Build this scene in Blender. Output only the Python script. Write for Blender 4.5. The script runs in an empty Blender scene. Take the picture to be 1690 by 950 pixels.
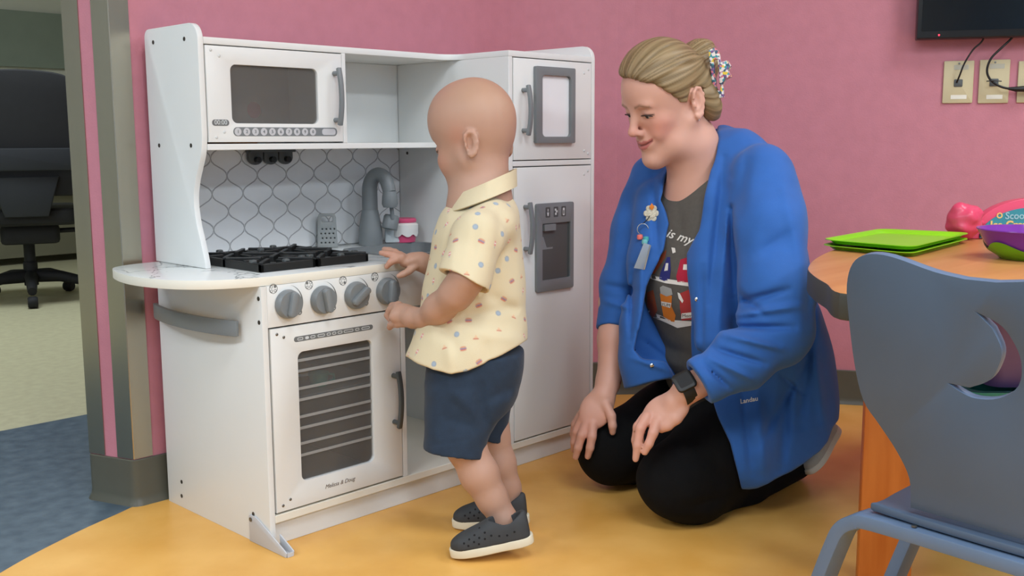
import bpy, bmesh, math, random
import numpy as np
from mathutils import Vector, Matrix
from mathutils.bvhtree import BVHTree

scene = bpy.context.scene
COL = scene.collection
random.seed(7)
PI = math.pi

# ---------------------------------------------------------------- camera
CAM = np.array([-1.1099, -1.7681, 0.8279])
FPX = 1712.26
RIGHT = np.array([0.6959575, -0.7180672, -0.0047610])
UP = np.array([0.1045151, 0.0947330, 0.9900011])
FWD = np.array([0.7104363, 0.6894963, -0.1409790])
cam_data = bpy.data.cameras.new('camera')
cam = bpy.data.objects.new('camera', cam_data)
COL.objects.link(cam)
cam_data.sensor_fit = 'HORIZONTAL'
cam_data.sensor_width = 36.0
cam_data.lens = FPX / 1690.0 * 36.0
cam_data.clip_start = 0.05
M4 = Matrix.Identity(4)
for i in range(3):
    M4[i][0] = RIGHT[i]; M4[i][1] = UP[i]; M4[i][2] = -FWD[i]; M4[i][3] = CAM[i]
cam.matrix_world = M4
scene.camera = cam

# ---------------------------------------------------------------- world, lamps, exposure
world = bpy.data.worlds.new('world'); scene.world = world
world.use_nodes = True
world.node_tree.nodes['Background'].inputs[0].default_value = (0.9, 0.95, 1.0, 1)
world.node_tree.nodes['Background'].inputs[1].default_value = 0.12
vs = scene.view_settings
vs.view_transform = 'Standard'; vs.look = 'None'; vs.gamma = 1.0; vs.exposure = -0.17
vs.use_curve_mapping = False

def troffer(x, y, sx, sy, power, rgb=(0.875, 0.965, 1.055), z=2.66):
    ld = bpy.data.lights.new('ceiling_lamp', 'AREA'); ld.shape = 'RECTANGLE'
    ld.size = sx; ld.size_y = sy; ld.energy = power; ld.color = rgb
    lo = bpy.data.objects.new('ceiling_lamp', ld); COL.objects.link(lo)
    lo.location = (x, y, z)
    return lo
troffer(-2.5, -1.2, 0.6, 1.2, 58)
troffer(-3.0, 0.7, 0.6, 1.2, 55)
troffer(0.6, -4.3, 1.2, 0.6, 84)
troffer(-1.9, -4.3, 1.2, 0.6, 66)
troffer(1.6, -2.1, 0.6, 1.2, 38)
troffer(-0.5, -1.9, 0.6, 1.2, 40)
troffer(0.6, 3.0, 1.2, 0.6, 56)

# ---------------------------------------------------------------- pixel helpers (1690 x 950 frame): real points at a real depth
def ray(px, py):
    return RIGHT * ((px - 845.0) / FPX) + UP * (-(py - 475.0) / FPX) + FWD
def W(px, py, k):
    return CAM + ray(px, py) * k
def on_z(px, py, z=0.0):
    d = ray(px, py); return CAM + d * ((z - CAM[2]) / d[2])
def on_y(px, py, y=0.0):
    d = ray(px, py); return CAM + d * ((y - CAM[1]) / d[1])
def on_x(px, py, x=0.0):
    d = ray(px, py); return CAM + d * ((x - CAM[0]) / d[0])
def on_plane(px, py, P, n):
    d = ray(px, py); n = np.array(n, float); return CAM + d * (((np.array(P) - CAM) @ n) / (d @ n))

# ---------------------------------------------------------------- materials
def srgb(c):
    out = []
    for v in c[:3]:
        v = v / 255.0
        out.append(v / 12.92 if v <= 0.04045 else ((v + 0.055) / 1.055) ** 2.4)
    return (out[0], out[1], out[2], 1.0)
MATS = {}
def mat(name, rgb, rough=0.5, metal=0.0, var=0.0, vscale=8.0, rgb2=None, bump=0.0, bscale=60.0, coat=0.0,
        trans=0.0, ior=1.45, alpha=1.0, spec=0.5, emit=None, estr=0.0, sss=0.0, attr=None, sheen=0.0, detail=4.0, stretch=None):
    if name in MATS: return MATS[name]
    m = bpy.data.materials.new(name); m.use_nodes = True
    nt = m.node_tree; b = nt.nodes['Principled BSDF']; L = nt.links.new
    b.inputs['Base Color'].default_value = srgb(rgb)
    b.inputs['Roughness'].default_value = rough
    b.inputs['Metallic'].default_value = metal
    b.inputs['Specular IOR Level'].default_value = spec
    b.inputs['IOR'].default_value = ior
    b.inputs['Transmission Weight'].default_value = trans
    b.inputs['Alpha'].default_value = alpha
    b.inputs['Coat Weight'].default_value = coat
    if sheen: b.inputs['Sheen Weight'].default_value = sheen
    if sss:
        b.inputs['Subsurface Weight'].default_value = sss
        b.inputs['Subsurface Radius'].default_value = (0.012, 0.005, 0.003)
        b.inputs['Subsurface Scale'].default_value = 1.0
    if emit:
        b.inputs['Emission Color'].default_value = srgb(emit); b.inputs['Emission Strength'].default_value = estr
    tc = nt.nodes.new('ShaderNodeTexCoord')
    vec = tc.outputs['Object']
    if stretch:
        mp = nt.nodes.new('ShaderNodeMapping'); mp.inputs['Scale'].default_value = stretch
        L(vec, mp.inputs['Vector']); vec = mp.outputs['Vector']
    col_out = None
    if attr:
        a = nt.nodes.new('ShaderNodeAttribute'); a.attribute_name = attr
        col_out = a.outputs['Color']
    if var > 0 or rgb2:
        n = nt.nodes.new('ShaderNodeTexNoise'); n.inputs['Scale'].default_value = vscale; n.inputs['Detail'].default_value = detail
        L(vec, n.inputs['Vector'])
        mix = nt.nodes.new('ShaderNodeMix'); mix.data_type = 'RGBA'
        r = nt.nodes.new('ShaderNodeMapRange'); r.inputs['From Min'].default_value = 0.32; r.inputs['From Max'].default_value = 0.68
        L(n.outputs['Fac'], r.inputs['Value']); L(r.outputs['Result'], mix.inputs['Factor'])
        if col_out is None:
            c1 = srgb(rgb)
            c2 = srgb(rgb2) if rgb2 else tuple(min(1, v * (1 + var)) for v in c1[:3]) + (1,)
            if not rgb2: c1 = tuple(v * (1 - var) for v in c1[:3]) + (1,)
            mix.inputs['A'].default_value = c1; mix.inputs['B'].default_value = c2
        else:
            mul = nt.nodes.new('ShaderNodeMix'); mul.data_type = 'RGBA'; mul.blend_type = 'MULTIPLY'
            mul.inputs['Factor'].default_value = 1.0
            L(col_out, mul.inputs['A']); v = 1 - var; mul.inputs['B'].default_value = (v, v, v, 1)
            L(col_out, mix.inputs['A']); L(mul.outputs['Result'], mix.inputs['B'])
        col_out = mix.outputs['Result']
    if col_out is not None: L(col_out, b.inputs['Base Color'])
    if bump > 0:
        n2 = nt.nodes.new('ShaderNodeTexNoise'); n2.inputs['Scale'].default_value = bscale; n2.inputs['Detail'].default_value = 3
        L(vec, n2.inputs['Vector'])
        bp = nt.nodes.new('ShaderNodeBump'); bp.inputs['Strength'].default_value = bump; bp.inputs['Distance'].default_value = 0.002
        L(n2.outputs['Fac'], bp.inputs['Height']); L(bp.outputs['Normal'], b.inputs['Normal'])
    MATS[name] = m
    return m

# ---------------------------------------------------------------- object helpers
def link(o, parent=None):
    COL.objects.link(o)
    if parent is not None: o.parent = parent
    return o
def tag(o, label=None, cat=None, group=None, kind=None):
    if label: o['label'] = label
    if cat: o['category'] = cat
    if group: o['group'] = group
    if kind: o['kind'] = kind
    return o
def thing(name, label, cat, group=None, loc=(0, 0, 0)):
    o = bpy.data.objects.new(name, None); o.empty_display_size = 0.05
    o.location = loc
    link(o); tag(o, label, cat, group)
    return o
def finish(name, bm, m, parent=None, smooth=False, angle=0.6):
    bmesh.ops.recalc_face_normals(bm, faces=bm.faces)
    me = bpy.data.meshes.new(name); bm.to_mesh(me); bm.free()
    if smooth:
        me.polygons.foreach_set('use_smooth', [True] * len(me.polygons))
        try: me.set_sharp_from_angle(angle=angle)
        except Exception: pass
    if m: me.materials.append(m)
    o = bpy.data.objects.new(name, me)
    link(o)
    if parent is not None:
        o.parent = parent
        base = parent
        off = Vector((0, 0, 0))
        while base is not None:
            off += base.location; base = base.parent
        me.transform(Matrix.Translation(-off))
    return o
def bm_box(bm, x0, x1, y0, y1, z0, z1, bev=0.0, seg=2, mtx=None):
    r = bmesh.ops.create_cube(bm, size=1.0)
    vs_ = r['verts']
    bmesh.ops.scale(bm, vec=(abs(x1 - x0), abs(y1 - y0), abs(z1 - z0)), verts=vs_)
    bmesh.ops.translate(bm, vec=((x0 + x1) / 2, (y0 + y1) / 2, (z0 + z1) / 2), verts=vs_)
    if bev > 0:
        es = list({e for v in vs_ for e in v.link_edges})
        rr = bmesh.ops.bevel(bm, geom=es, offset=bev, segments=seg, profile=0.5, affect='EDGES')
        vs_ = list({v for f in rr['faces'] for v in f.verts} | {v for v in vs_ if v.is_valid})
    if mtx is not None: bmesh.ops.transform(bm, matrix=mtx, verts=vs_)
    return vs_
def box(name, x0, x1, y0, y1, z0, z1, m, parent=None, bev=0.0015, seg=2, mtx=None):
    bm = bmesh.new(); bm_box(bm, x0, x1, y0, y1, z0, z1, bev, seg, mtx)
    return finish(name, bm, m, parent)
def frame(o, u, v):
    """4x4 with columns u, v, u x v and origin o"""
    u = Vector(u).normalized(); v = Vector(v); v = (v - u * v.dot(u)).normalized(); w = u.cross(v)
    M = Matrix.Identity(4)
    for i in range(3): M[i][0] = u[i]; M[i][1] = v[i]; M[i][2] = w[i]; M[i][3] = o[i]
    return M
FRONT = lambda y: frame((0, y, 0), (1, 0, 0), (0, 0, 1))      # local (x, z) plane, +w = -y (towards the room)
SIDE = lambda x: frame((x, 0, 0), (0, -1, 0), (0, 0, 1))      # local (-y, z) plane, +w = -x
TOPF = lambda z: frame((0, 0, z), (1, 0, 0), (0, 1, 0))
def bm_prism(bm, outer, th, M, holes=(), bev=0.0, seg=2):
    """flat outline (with holes) in local uv, from w=-th to w=0, then placed with M"""
    tmp = bmesh.new()
    loops = [outer] + list(holes)
    edges = []
    for lp in loops:
        vv = [tmp.verts.new((p[0], p[1], 0)) for p in lp]
        for i in range(len(vv)): edges.append(tmp.edges.new((vv[i], vv[(i + 1) % len(vv)])))
    if len(loops) == 1:
        tmp.faces.new(list(tmp.verts))
    else:
        bmesh.ops.triangle_fill(tmp, use_beauty=True, use_dissolve=False, edges=edges, normal=(0, 0, 1))
    fs = list(tmp.faces)
    r = bmesh.ops.extrude_face_region(tmp, geom=fs)
    nv = [e for e in r['geom'] if isinstance(e, bmesh.types.BMVert)]
    bmesh.ops.translate(tmp, vec=(0, 0, -th), verts=nv)
    bmesh.ops.recalc_face_normals(tmp, faces=tmp.faces)
    if bev > 0:
        tmp.normal_update()
        es = [e for e in tmp.edges if len(e.link_faces) == 2 and abs(e.calc_face_angle(0)) > 1.0 and
              abs(e.verts[0].co.z - e.verts[1].co.z) < 1e-7]
        bmesh.ops.bevel(tmp, geom=es, offset=bev, segments=seg, profile=0.5, affect='EDGES', clamp_overlap=True)
    bmesh.ops.transform(tmp, matrix=M, verts=tmp.verts)
    me = bpy.data.meshes.new('t'); tmp.to_mesh(me); tmp.free(); bm.from_mesh(me); bpy.data.meshes.remove(me)
def prism(name, outer, th, M, m, parent=None, holes=(), bev=0.0, seg=2, smooth=True):
    bm = bmesh.new(); bm_prism(bm, outer, th, M, holes, bev, seg)
    return finish(name, bm, m, parent, smooth, 0.5)
def rrect(x0, x1, y0, y1, r, n=6):
    pts = []
    for cx, cy, a0 in ((x1 - r, y1 - r, 0), (x0 + r, y1 - r, 90), (x0 + r, y0 + r, 180), (x1 - r, y0 + r, 270)):
        for i in range(n + 1):
            a = math.radians(a0 + 90 * i / n); pts.append((cx + r * math.cos(a), cy + r * math.sin(a)))
    return pts
def circ(cx, cy, r, n=24, ry=None):
    ry = ry or r
    return [(cx + r * math.cos(2 * PI * i / n), cy + ry * math.sin(2 * PI * i / n)) for i in range(n)]
def spline(pts, n=8, closed=False):
    """Catmull-Rom through pts"""
    P = [np.array(p, float) for p in pts]; out = []
    N = len(P); rng = N if closed else N - 1
    for i in range(rng):
        p1 = P[i]; p2 = P[(i + 1) % N]
        p0 = P[i - 1] if (i > 0 or closed) else 2 * p1 - p2
        p3 = P[(i + 2) % N] if (i + 2 < N or closed) else 2 * p2 - p1
        for j in range(n):
            t = j / n
            out.append(0.5 * ((2 * p1) + (-p0 + p2) * t + (2 * p0 - 5 * p1 + 4 * p2 - p3) * t * t + (-p0 + 3 * p1 - 3 * p2 + p3) * t ** 3))
    if not closed: out.append(P[-1])
    return out
def bm_tube(bm, pts, r, n=10, cap=True, closed=False):
    pts = [Vector(p) for p in pts]; N = len(pts)
    rs = r if hasattr(r, '__len__') else [r] * N
    rings = []; prev = None
    for i, p in enumerate(pts):
        if closed: t = (pts[(i + 1) % N] - pts[i - 1]).normalized()
        else: t = (pts[min(i + 1, N - 1)] - pts[max(i - 1, 0)]).normalized()
        if prev is None:
            a = Vector((0, 0, 1)) if abs(t.z) < 0.9 else Vector((1, 0, 0))
            u = t.cross(a).normalized()
        else:
            u = (prev - t * prev.dot(t)).normalized()
        prev = u; v = t.cross(u)
        rings.append([bm.verts.new(p + (u * math.cos(2 * PI * k / n) + v * math.sin(2 * PI * k / n)) * rs[i]) for k in range(n)])
    for i in range(N if closed else N - 1):
        A = rings[i]; B = rings[(i + 1) % N]
        for k in range(n): bm.faces.new((A[k], A[(k + 1) % n], B[(k + 1) % n], B[k]))
    if cap and not closed:
        bm.faces.new(rings[0][::-1]); bm.faces.new(rings[-1])
def tube(name, pts, r, m, parent=None, n=10, closed=False):
    bm = bmesh.new(); bm_tube(bm, pts, r, n, True, closed)
    return finish(name, bm, m, parent, True, 0.9)
def bm_lathe(bm, prof, M=None, n=32):
    rings = []
    for (r, z) in prof:
        if r < 1e-6: rings.append([bm.verts.new((0, 0, z))])
        else: rings.append([bm.verts.new((r * math.cos(2 * PI * k / n), r * math.sin(2 * PI * k / n), z)) for k in range(n)])
    for A, B in zip(rings[:-1], rings[1:]):
        if len(A) == 1 and len(B) == 1: continue
        for k in range(n):
            k2 = (k + 1) % n
            if len(A) == 1: bm.faces.new((A[0], B[k2], B[k]))
            elif len(B) == 1: bm.faces.new((A[k], A[k2], B[0]))
            else: bm.faces.new((A[k], A[k2], B[k2], B[k]))
    if M is not None:
        bmesh.ops.transform(bm, matrix=M, verts=[v for R_ in rings for v in R_])
def lathe(name, prof, m, parent=None, M=None, n=32, angle=0.6):
    bm = bmesh.new(); bm_lathe(bm, prof, M, n)
    return finish(name, bm, m, parent, True, angle)
def bm_ribbon(bm, pts, w_dir, width, th):
    """bent flat strip: centre line pts, width along w_dir, thickness th"""
    pts = [Vector(p) for p in pts]; wd = Vector(w_dir).normalized(); N = len(pts); rings = []
    for i, p in enumerate(pts):
        t = (pts[min(i + 1, N - 1)] - pts[max(i - 1, 0)]).normalized(); nn = t.cross(wd).normalized()
        rings.append([bm.verts.new(p + wd * a * width / 2 + nn * b_ * th / 2) for a, b_ in ((-1, -1), (1, -1), (1, 1), (-1, 1))])
    for A, B in zip(rings[:-1], rings[1:]):
        for k in range(4): bm.faces.new((A[k], A[(k + 1) % 4], B[(k + 1) % 4], B[k]))
    bm.faces.new(rings[0][::-1]); bm.faces.new(rings[-1])
def ribbon(name, pts, w_dir, width, th, m, parent=None, bev=0.002):
    bm = bmesh.new(); bm_ribbon(bm, pts, w_dir, width, th)
    if bev > 0:
        bm.normal_update(); bmesh.ops.recalc_face_normals(bm, faces=bm.faces)
        es = [e for e in bm.edges if len(e.link_faces) == 2 and e.calc_face_angle(0) > 0.9]
        bmesh.ops.bevel(bm, geom=es, offset=bev, segments=2, profile=0.5, affect='EDGES')
    return finish(name, bm, m, parent, True, 0.7)
def text_mesh(name, body, size, M, m, parent=None, th=0.0004, shear=0.0, align='CENTER', bold=0.0):
    cu = bpy.data.curves.new(name, 'FONT'); cu.body = body; cu.size = size; cu.extrude = th; cu.shear = shear
    cu.align_x = align; cu.align_y = 'CENTER'; cu.offset = bold; cu.resolution_u = 3
    to = bpy.data.objects.new(name, cu); COL.objects.link(to)
    dg = bpy.context.evaluated_depsgraph_get()
    me = bpy.data.meshes.new_from_object(to.evaluated_get(dg))
    bpy.data.objects.remove(to); bpy.data.curves.remove(cu)
    bm = bmesh.new(); bm.from_mesh(me); bpy.data.meshes.remove(me)
    bmesh.ops.transform(bm, matrix=M, verts=bm.verts)
    return finish(name, bm, m, parent)
# ================================================================ SETTING
PINK = mat('pink_wall', (192, 124, 137), 0.62, var=0.035, vscale=26, bump=0.25, bscale=220)
mY = mat('yellow_lino', (222, 164, 78), 0.33, rgb2=(236, 182, 98), vscale=7, bump=0.03, bscale=80, detail=8, spec=0.4)
mB = mat('blue_lino', (68, 84, 98), 0.35, rgb2=(92, 108, 120), vscale=26, detail=8, stretch=(1, 1, 1))
mT = mat('tan_tile', (200, 196, 160), 0.4, rgb2=(188, 182, 148), vscale=30, detail=6)
mBase = mat('cove_base', (86, 85, 74), 0.35, var=0.04, vscale=12)
mSteel = mat('brushed_steel', (176, 168, 150), 0.26, metal=1.0, var=0.03, vscale=30, stretch=(1, 1, 0.05))
mCream = mat('cream_wall', (196, 196, 178), 0.7, var=0.02)
mCeil = mat('ceiling_white', (228, 228, 222), 0.8, var=0.02)
mDarkWall = mat('olive_wall', (112, 110, 88), 0.7, var=0.04)

def slab(name, pts, z0, z1, m, label=None):
    o = prism(name, pts, z1 - z0, TOPF(z1), m, smooth=False)
    o['kind'] = 'structure'
    if label: o['label'] = label
    return o
CURVE = [(-1.30, -5.6), (-1.32, -3.4), (-1.28, -1.6), (-1.14, -0.8), (-0.87, -0.18), (-0.64, 0.12), (-0.427, 0.285), (-0.25, 0.38), (-0.126, 0.430), (-0.04, 0.460), (0.1, 0.47)]
curve = [tuple(p) for p in spline(CURVE, 6)]
slab('floor', curve + [(1.6, 0.47), (5.0, 0.6), (5.0, -5.6)], -0.06, 0.0, mY, 'mottled yellow linoleum floor under the play kitchen')
slab('floor', [(-4.2, -5.6)] + curve + [(1.6, 0.47), (1.6, 1.334), (-4.2, 1.334)], -0.06, 0.0, mB, 'mottled blue linoleum floor in the doorway')
slab('floor', [(-4.2, 1.334), (5.0, 1.334), (5.0, 6.6), (-4.2, 6.6)], -0.06, 0.0, mT, 'tan tile floor of the room beyond')
slab('ceiling', [(-4.2, -5.6), (5.0, -5.6), (5.0, 6.6), (-4.2, 6.6)], 2.7, 2.76, mCeil)

A0 = np.array([-0.066, 0.452]); B0 = np.array([-0.112, 0.578])
CORN = np.array([1.478, 0.452]); RD = np.array([0.5, -0.866]); RN = np.array([0.866, 0.5])
FR = 0.36
fil = [(CORN + np.array([-FR, 0])) * (1 - t) ** 2 + 2 * CORN * t * (1 - t) + (CORN + RD * FR) * t * t for t in np.linspace(0, 1, 13)]
wb = slab('wall_back', [tuple(A0)] + [tuple(p) for p in fil] + [tuple(CORN + RD * FR + RN * 0.12), (1.60, 0.578), tuple(B0)], 0, 2.7, PINK, 'pink painted wall behind the play kitchen')
far_end = CORN + RD * 4.6
wr = slab('wall_right', [tuple(CORN + RD * FR), tuple(CORN + RD * FR + RN * 0.12), tuple(far_end + RN * 0.12), tuple(far_end)], 0, 2.7, PINK, 'pink painted wall behind the kneeling woman')
slab('wall_left', [(-4.2, -5.6), (-4.1, -5.6), (-4.1, 6.6), (-4.2, 6.6)], 0, 2.7, mat('pale_paint', (206, 212, 216), 0.7, var=0.02))
slab('wall_front', [(-4.1, -5.6), (3.76, -5.6), (3.76, -5.5), (-4.1, -5.5)], 0, 2.7, mat('blue_bounce_tint', (160, 190, 218), 0.7, var=0.02))  # unseen wall behind the camera, tinted blue to cool the bounced light
slab('wall_far', [(-4.1, 6.0), (5.0, 6.0), (5.0, 6.1), (-4.1, 6.1)], 0, 2.7, mCream, 'cream wall of the office room beyond')
slab('wall_side', [(4.9, 0.6), (5.0, 0.6), (5.0, 6.0), (4.9, 6.0)], 0, 2.7, mCream)
tr = slab('trim_1', [(-4.1, 5.97), (4.9, 5.97), (4.9, 6.0), (-4.1, 6.0)], 1.36, 1.75, mat('green_grey_band', (128, 138, 122), 0.7, var=0.03), 'grey green painted band high on the far wall')
# cove bases with a rounded toe
def base_profile(path, name, label, h=0.108, th=0.006, toe=0.014):
    """extrude a cove section along a floor path; the room is to the right of the path direction"""
    prof = [(0.0, h), (th * 0.7, h), (th, h - 0.002), (th, 0.022), (th + 0.002, 0.012), (th + 0.006, 0.005), (toe, 0.0), (0.0, 0.0)]
    bm = bmesh.new(); P = [np.array(p) for p in path]; rings = []
    for i, p in enumerate(P):
        d0 = (P[i] - P[i - 1]) if i > 0 else (P[1] - P[0]); d1 = (P[i + 1] - P[i]) if i < len(P) - 1 else d0
        n0 = np.array([d0[1], -d0[0]]) / np.linalg.norm(d0); n1 = np.array([d1[1], -d1[0]]) / np.linalg.norm(d1)
        n = (n0 + n1) / (1 + n0 @ n1)
        rings.append([bm.verts.new((p[0] + n[0] * a, p[1] + n[1] * a, z)) for a, z in prof])
    for A, B in zip(rings[:-1], rings[1:]):
        for k in range(len(prof)): bm.faces.new((A[k], A[(k + 1) % len(prof)], B[(k + 1) % len(prof)], B[k]))
    bm.faces.new(rings[0]); bm.faces.new(rings[-1][::-1])
    o = finish(name, bm, mBase, None, True, 0.6); o['kind'] = 'structure'; o['label'] = label
    return o
# wall end: rounded corner between end face and front face
e_dir = (A0 - B0) / np.linalg.norm(A0 - B0)
def arc_corner(P, din, dout, r, n=5):
    s = P - din * r; e = P + dout * r
    return [s * (1 - t) ** 2 + 2 * P * t * (1 - t) + e * t * t for t in np.linspace(0, 1, n + 1)]
path = [B0 + np.array([0.2, 0.0])] + arc_corner(B0, np.array([-1.0, 0]), e_dir, 0.012, 4) + arc_corner(A0, e_dir, np.array([1.0, 0]), 0.012, 5) + fil[:-1]
base_profile(path, 'baseboard_back', 'grey rubber cove base round the end of the pink wall')
base_profile([fil[-1], far_end], 'baseboard_right', 'grey rubber cove base along the right pink wall')
# stainless corner guards, one L each on the two corners of the wall end
def guard(P, d_end, d_face, n_end, n_face, label, fl_end=0.048, fl_face=0.044):
    t = 0.0025
    a = P + d_end * fl_end
    b = P + d_face * fl_face
    n_out = (n_end + n_face)
    outer = [a + n_end * t, P + n_end * t + n_face * t * 0.2, P + n_face * t + n_end * t * 0.2, b + n_face * t, b + n_face * 0.0002, P + n_end * 0.0002 + n_face * 0.0002, a + n_end * 0.0002]
    o = prism('trim_2', [tuple(p) for p in outer], 2.69 - 0.110, TOPF(2.69), mSteel, smooth=False)
    tag(o, label, None, None, 'structure')
    return o
n_end = np.array([-e_dir[1], e_dir[0]]);
if n_end[0] > 0: n_end = -n_end
guard(A0, -e_dir, np.array([1.0, 0]), n_end, np.array([0, -1.0]), 'steel corner guard on the wall end next to the kitchen')
guard(B0, e_dir, np.array([1.0, 0]), n_end, np.array([0, 1.0]), 'steel corner guard on the far edge of the wall end')
# ================================================================ PLAY KITCHEN
mW = mat('white_melamine', (226, 227, 224), 0.38, var=0.012, vscale=3, spec=0.45)
mW2 = mat('white_edge', (232, 228, 214), 0.5, var=0.012, vscale=4)
mG = mat('grey_plastic', (122, 127, 129), 0.38, var=0.015, vscale=6)
mGd = mat('dark_grey_plastic', (78, 82, 82), 0.42, var=0.02, vscale=6)
mBlk = mat('black_plastic', (24, 25, 25), 0.42, var=0.05, vscale=9)
mScr = mat('screw_metal', (120, 118, 112), 0.35, metal=0.8, var=0.03)
mScrD = mat('screw_dark', (70, 66, 60), 0.45, metal=0.5, var=0.03)
mScrW = mat('screw_cap_white', (206, 208, 206), 0.3, var=0.01)
mPrint = mat('grey_print', (112, 114, 114), 0.5, var=0.02)
mPrintL = mat('pale_print', (208, 211, 211), 0.5, var=0.02)
mInk = mat('brown_ink', (120, 108, 96), 0.5, var=0.02)
mTint = mat('smoke_acrylic', (124, 121, 117), 0.08, alpha=0.34, var=0.01)
mLightG = mat('pale_grey_plastic', (196, 197, 200), 0.4, var=0.015)
mGrout = mat('grout_print', (168, 169, 170), 0.45, var=0.02)
mTile = mat('tile_white', (224, 226, 227), 0.28, var=0.02, vscale=30)

def marble():
    m = mat('marble_print', (228, 232, 231), 0.16, var=0.01)
    nt = m.node_tree; b = nt.nodes['Principled BSDF']; L = nt.links.new
    tc = nt.nodes.new('ShaderNodeTexCoord'); n = nt.nodes.new('ShaderNodeTexNoise')
    n.inputs['Scale'].default_value = 3.6; n.inputs['Detail'].default_value = 5; n.inputs['Distortion'].default_value = 1.1
    L(tc.outputs['Object'], n.inputs['Vector'])
    r = nt.nodes.new('ShaderNodeValToRGB'); e = r.color_ramp.elements
    e[0].position = 0.49; e[0].color = srgb((228, 232, 231)); e[1].position = 0.51; e[1].color = srgb((228, 232, 231))
    x = e.new(0.50); x.color = srgb((150, 154, 154))
    L(n.outputs['Fac'], r.inputs['Fac']); L(r.outputs['Color'], b.inputs['Base Color'])
    return m
mMarble = marble()

KW, KD, KU, KH, T = 1.027, 0.427, 0.2, 1.07, 0.013
K = thing('play_kitchen', 'white wooden play kitchen with stove, oven, microwave and fridge against the pink wall', 'play kitchen')
XF = 0.704      # left face of the fridge carcass
# --- carcass
prism('side_panel', [(-KD, 0), (0, 0), (0, 0.543), (-KD, 0.543)], T, SIDE(0.0), mW, K, bev=0.001)
up = [(-0.210, 0.5625), (-0.213, 0.58), (-0.226, 0.62), (-0.240, 0.66), (-0.246, 0.706), (-0.236, 0.745), (-0.221, 0.775), (-0.206, 0.805), (-0.2, 0.84)]
prof = [tuple(p) for p in spline(up, 5)] + [(-0.2 - 0.034 * (1 - math.cos(a)), 1.036 + 0.034 * math.sin(a)) for a in np.linspace(0, PI / 2, 7)]
prof += [(-KD + 0.018 - 0.018 * math.sin(a), 1.052 + 0.018 * math.cos(a)) for a in np.linspace(0, PI / 2, 6)] + [(-KD, 0.5625)]
prism('upper_side_panel', prof, T, SIDE(0.0), mW, K, bev=0.0012)
pr = [(-KD, 0), (0, 0)] + [(-0.034 + 0.034 * math.cos(a), 1.036 + 0.034 * math.sin(a)) for a in np.linspace(0, PI / 2, 7)] + [(-KD, KH)]
prism('fridge_side_panel', pr, T, SIDE(KW - T), mW, K, bev=0.0012)
box('fridge_inner_panel', XF, XF + 0.013, 0.0, 0.415, 0.068, 1.027, mW, K)
box('back_panel', T, KW - T, 0.417, KD, 0.0, 1.027, mW, K)
# microwave hole look-through is cut in its own back board below
R6 = 0.05
tb = [(T, 0.2), (XF - R6, 0.2)] + [(XF - R6 + R6 * math.sin(a), 0.2 - R6 * (1 - math.cos(a))) for a in np.linspace(0.2, PI / 2, 7)] + [(XF, 0.0), (KW - T, 0.0), (KW - T, KD), (T, KD)]
prism('top_board', tb, 0.014, TOPF(1.041), mW, K, bev=0.001)
box('shelf', T, XF, 0.2, 0.415, 0.810, 0.823, mW, K)
box('bottom_board', T, KW - T, 0.0, 0.415, 0.052, 0.069, mW2, K)
box('kick_board', T, KW - T, 0.015, 0.028, 0.0, 0.052, mW, K)
box('fridge_rail', XF + 0.013, KW - T, 0.0, 0.4, 0.764, 0.777, mW, K)
box('microwave_divider', 0.361, 0.372, 0.2, 0.415, 0.823, 1.027, mW, K)
box('oven_divider', 0.354, 0.367, 0.0, 0.415, 0.069, 0.543, mW, K)
# counter with the round drop-leaf end
cl = [(0.03, 0.0), (-0.03, 0.012), (-0.085, 0.036), (-0.127, 0.08), (-0.153, 0.145), (-0.162, 0.22), (-0.152, 0.30), (-0.128, 0.37), (-0.098, 0.398), (-0.05, 0.413), (0.0, 0.415)]
outl = [(XF - 0.0005, 0.0)] + [tuple(p) for p in spline(cl, 5)] + [(XF - 0.0005, 0.415)]
sink_hole = rrect(0.425, 0.665, 0.09, 0.30, 0.03)
ct = prism('counter_top', outl, 0.018, TOPF(0.562), mMarble, K, holes=[sink_hole], bev=0.0012)
ct.data.materials.append(mW2)
for pl_ in ct.data.polygons:
    if pl_.normal.z < 0.6: pl_.material_index = 1
# sink basin
bm = bmesh.new()
prism_loops = [(0.6, 0.0), (0.0, -0.001), (-0.004, -0.06), (-0.02, -0.075)]
def ring(d, z): return [bm.verts.new((x, y, z)) for x, y in rrect(0.425 - d, 0.665 + d, 0.09 - d, 0.30 + d, 0.03 + max(d, -0.02))]
rs = [ring(0.012, 0.5628), ring(0.012, 0.565), ring(0.0, 0.565), ring(-0.003, 0.52), ring(-0.012, 0.505)]
for A, B in zip(rs[:-1], rs[1:]):
    for i in range(len(A)): bm.faces.new((A[i], A[(i + 1) % len(A)], B[(i + 1) % len(A)], B[i]))
bm.faces.new(rs[-1])
sk = finish('sink_basin', bm, mG, K, True, 0.6)
lathe('drain', [(0, 0.5055), (0.016, 0.5055), (0.017, 0.507), (0.013, 0.508), (0, 0.507)], mScr, sk, Matrix.Translation((0.545, 0.195, 0)), 20)
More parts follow.
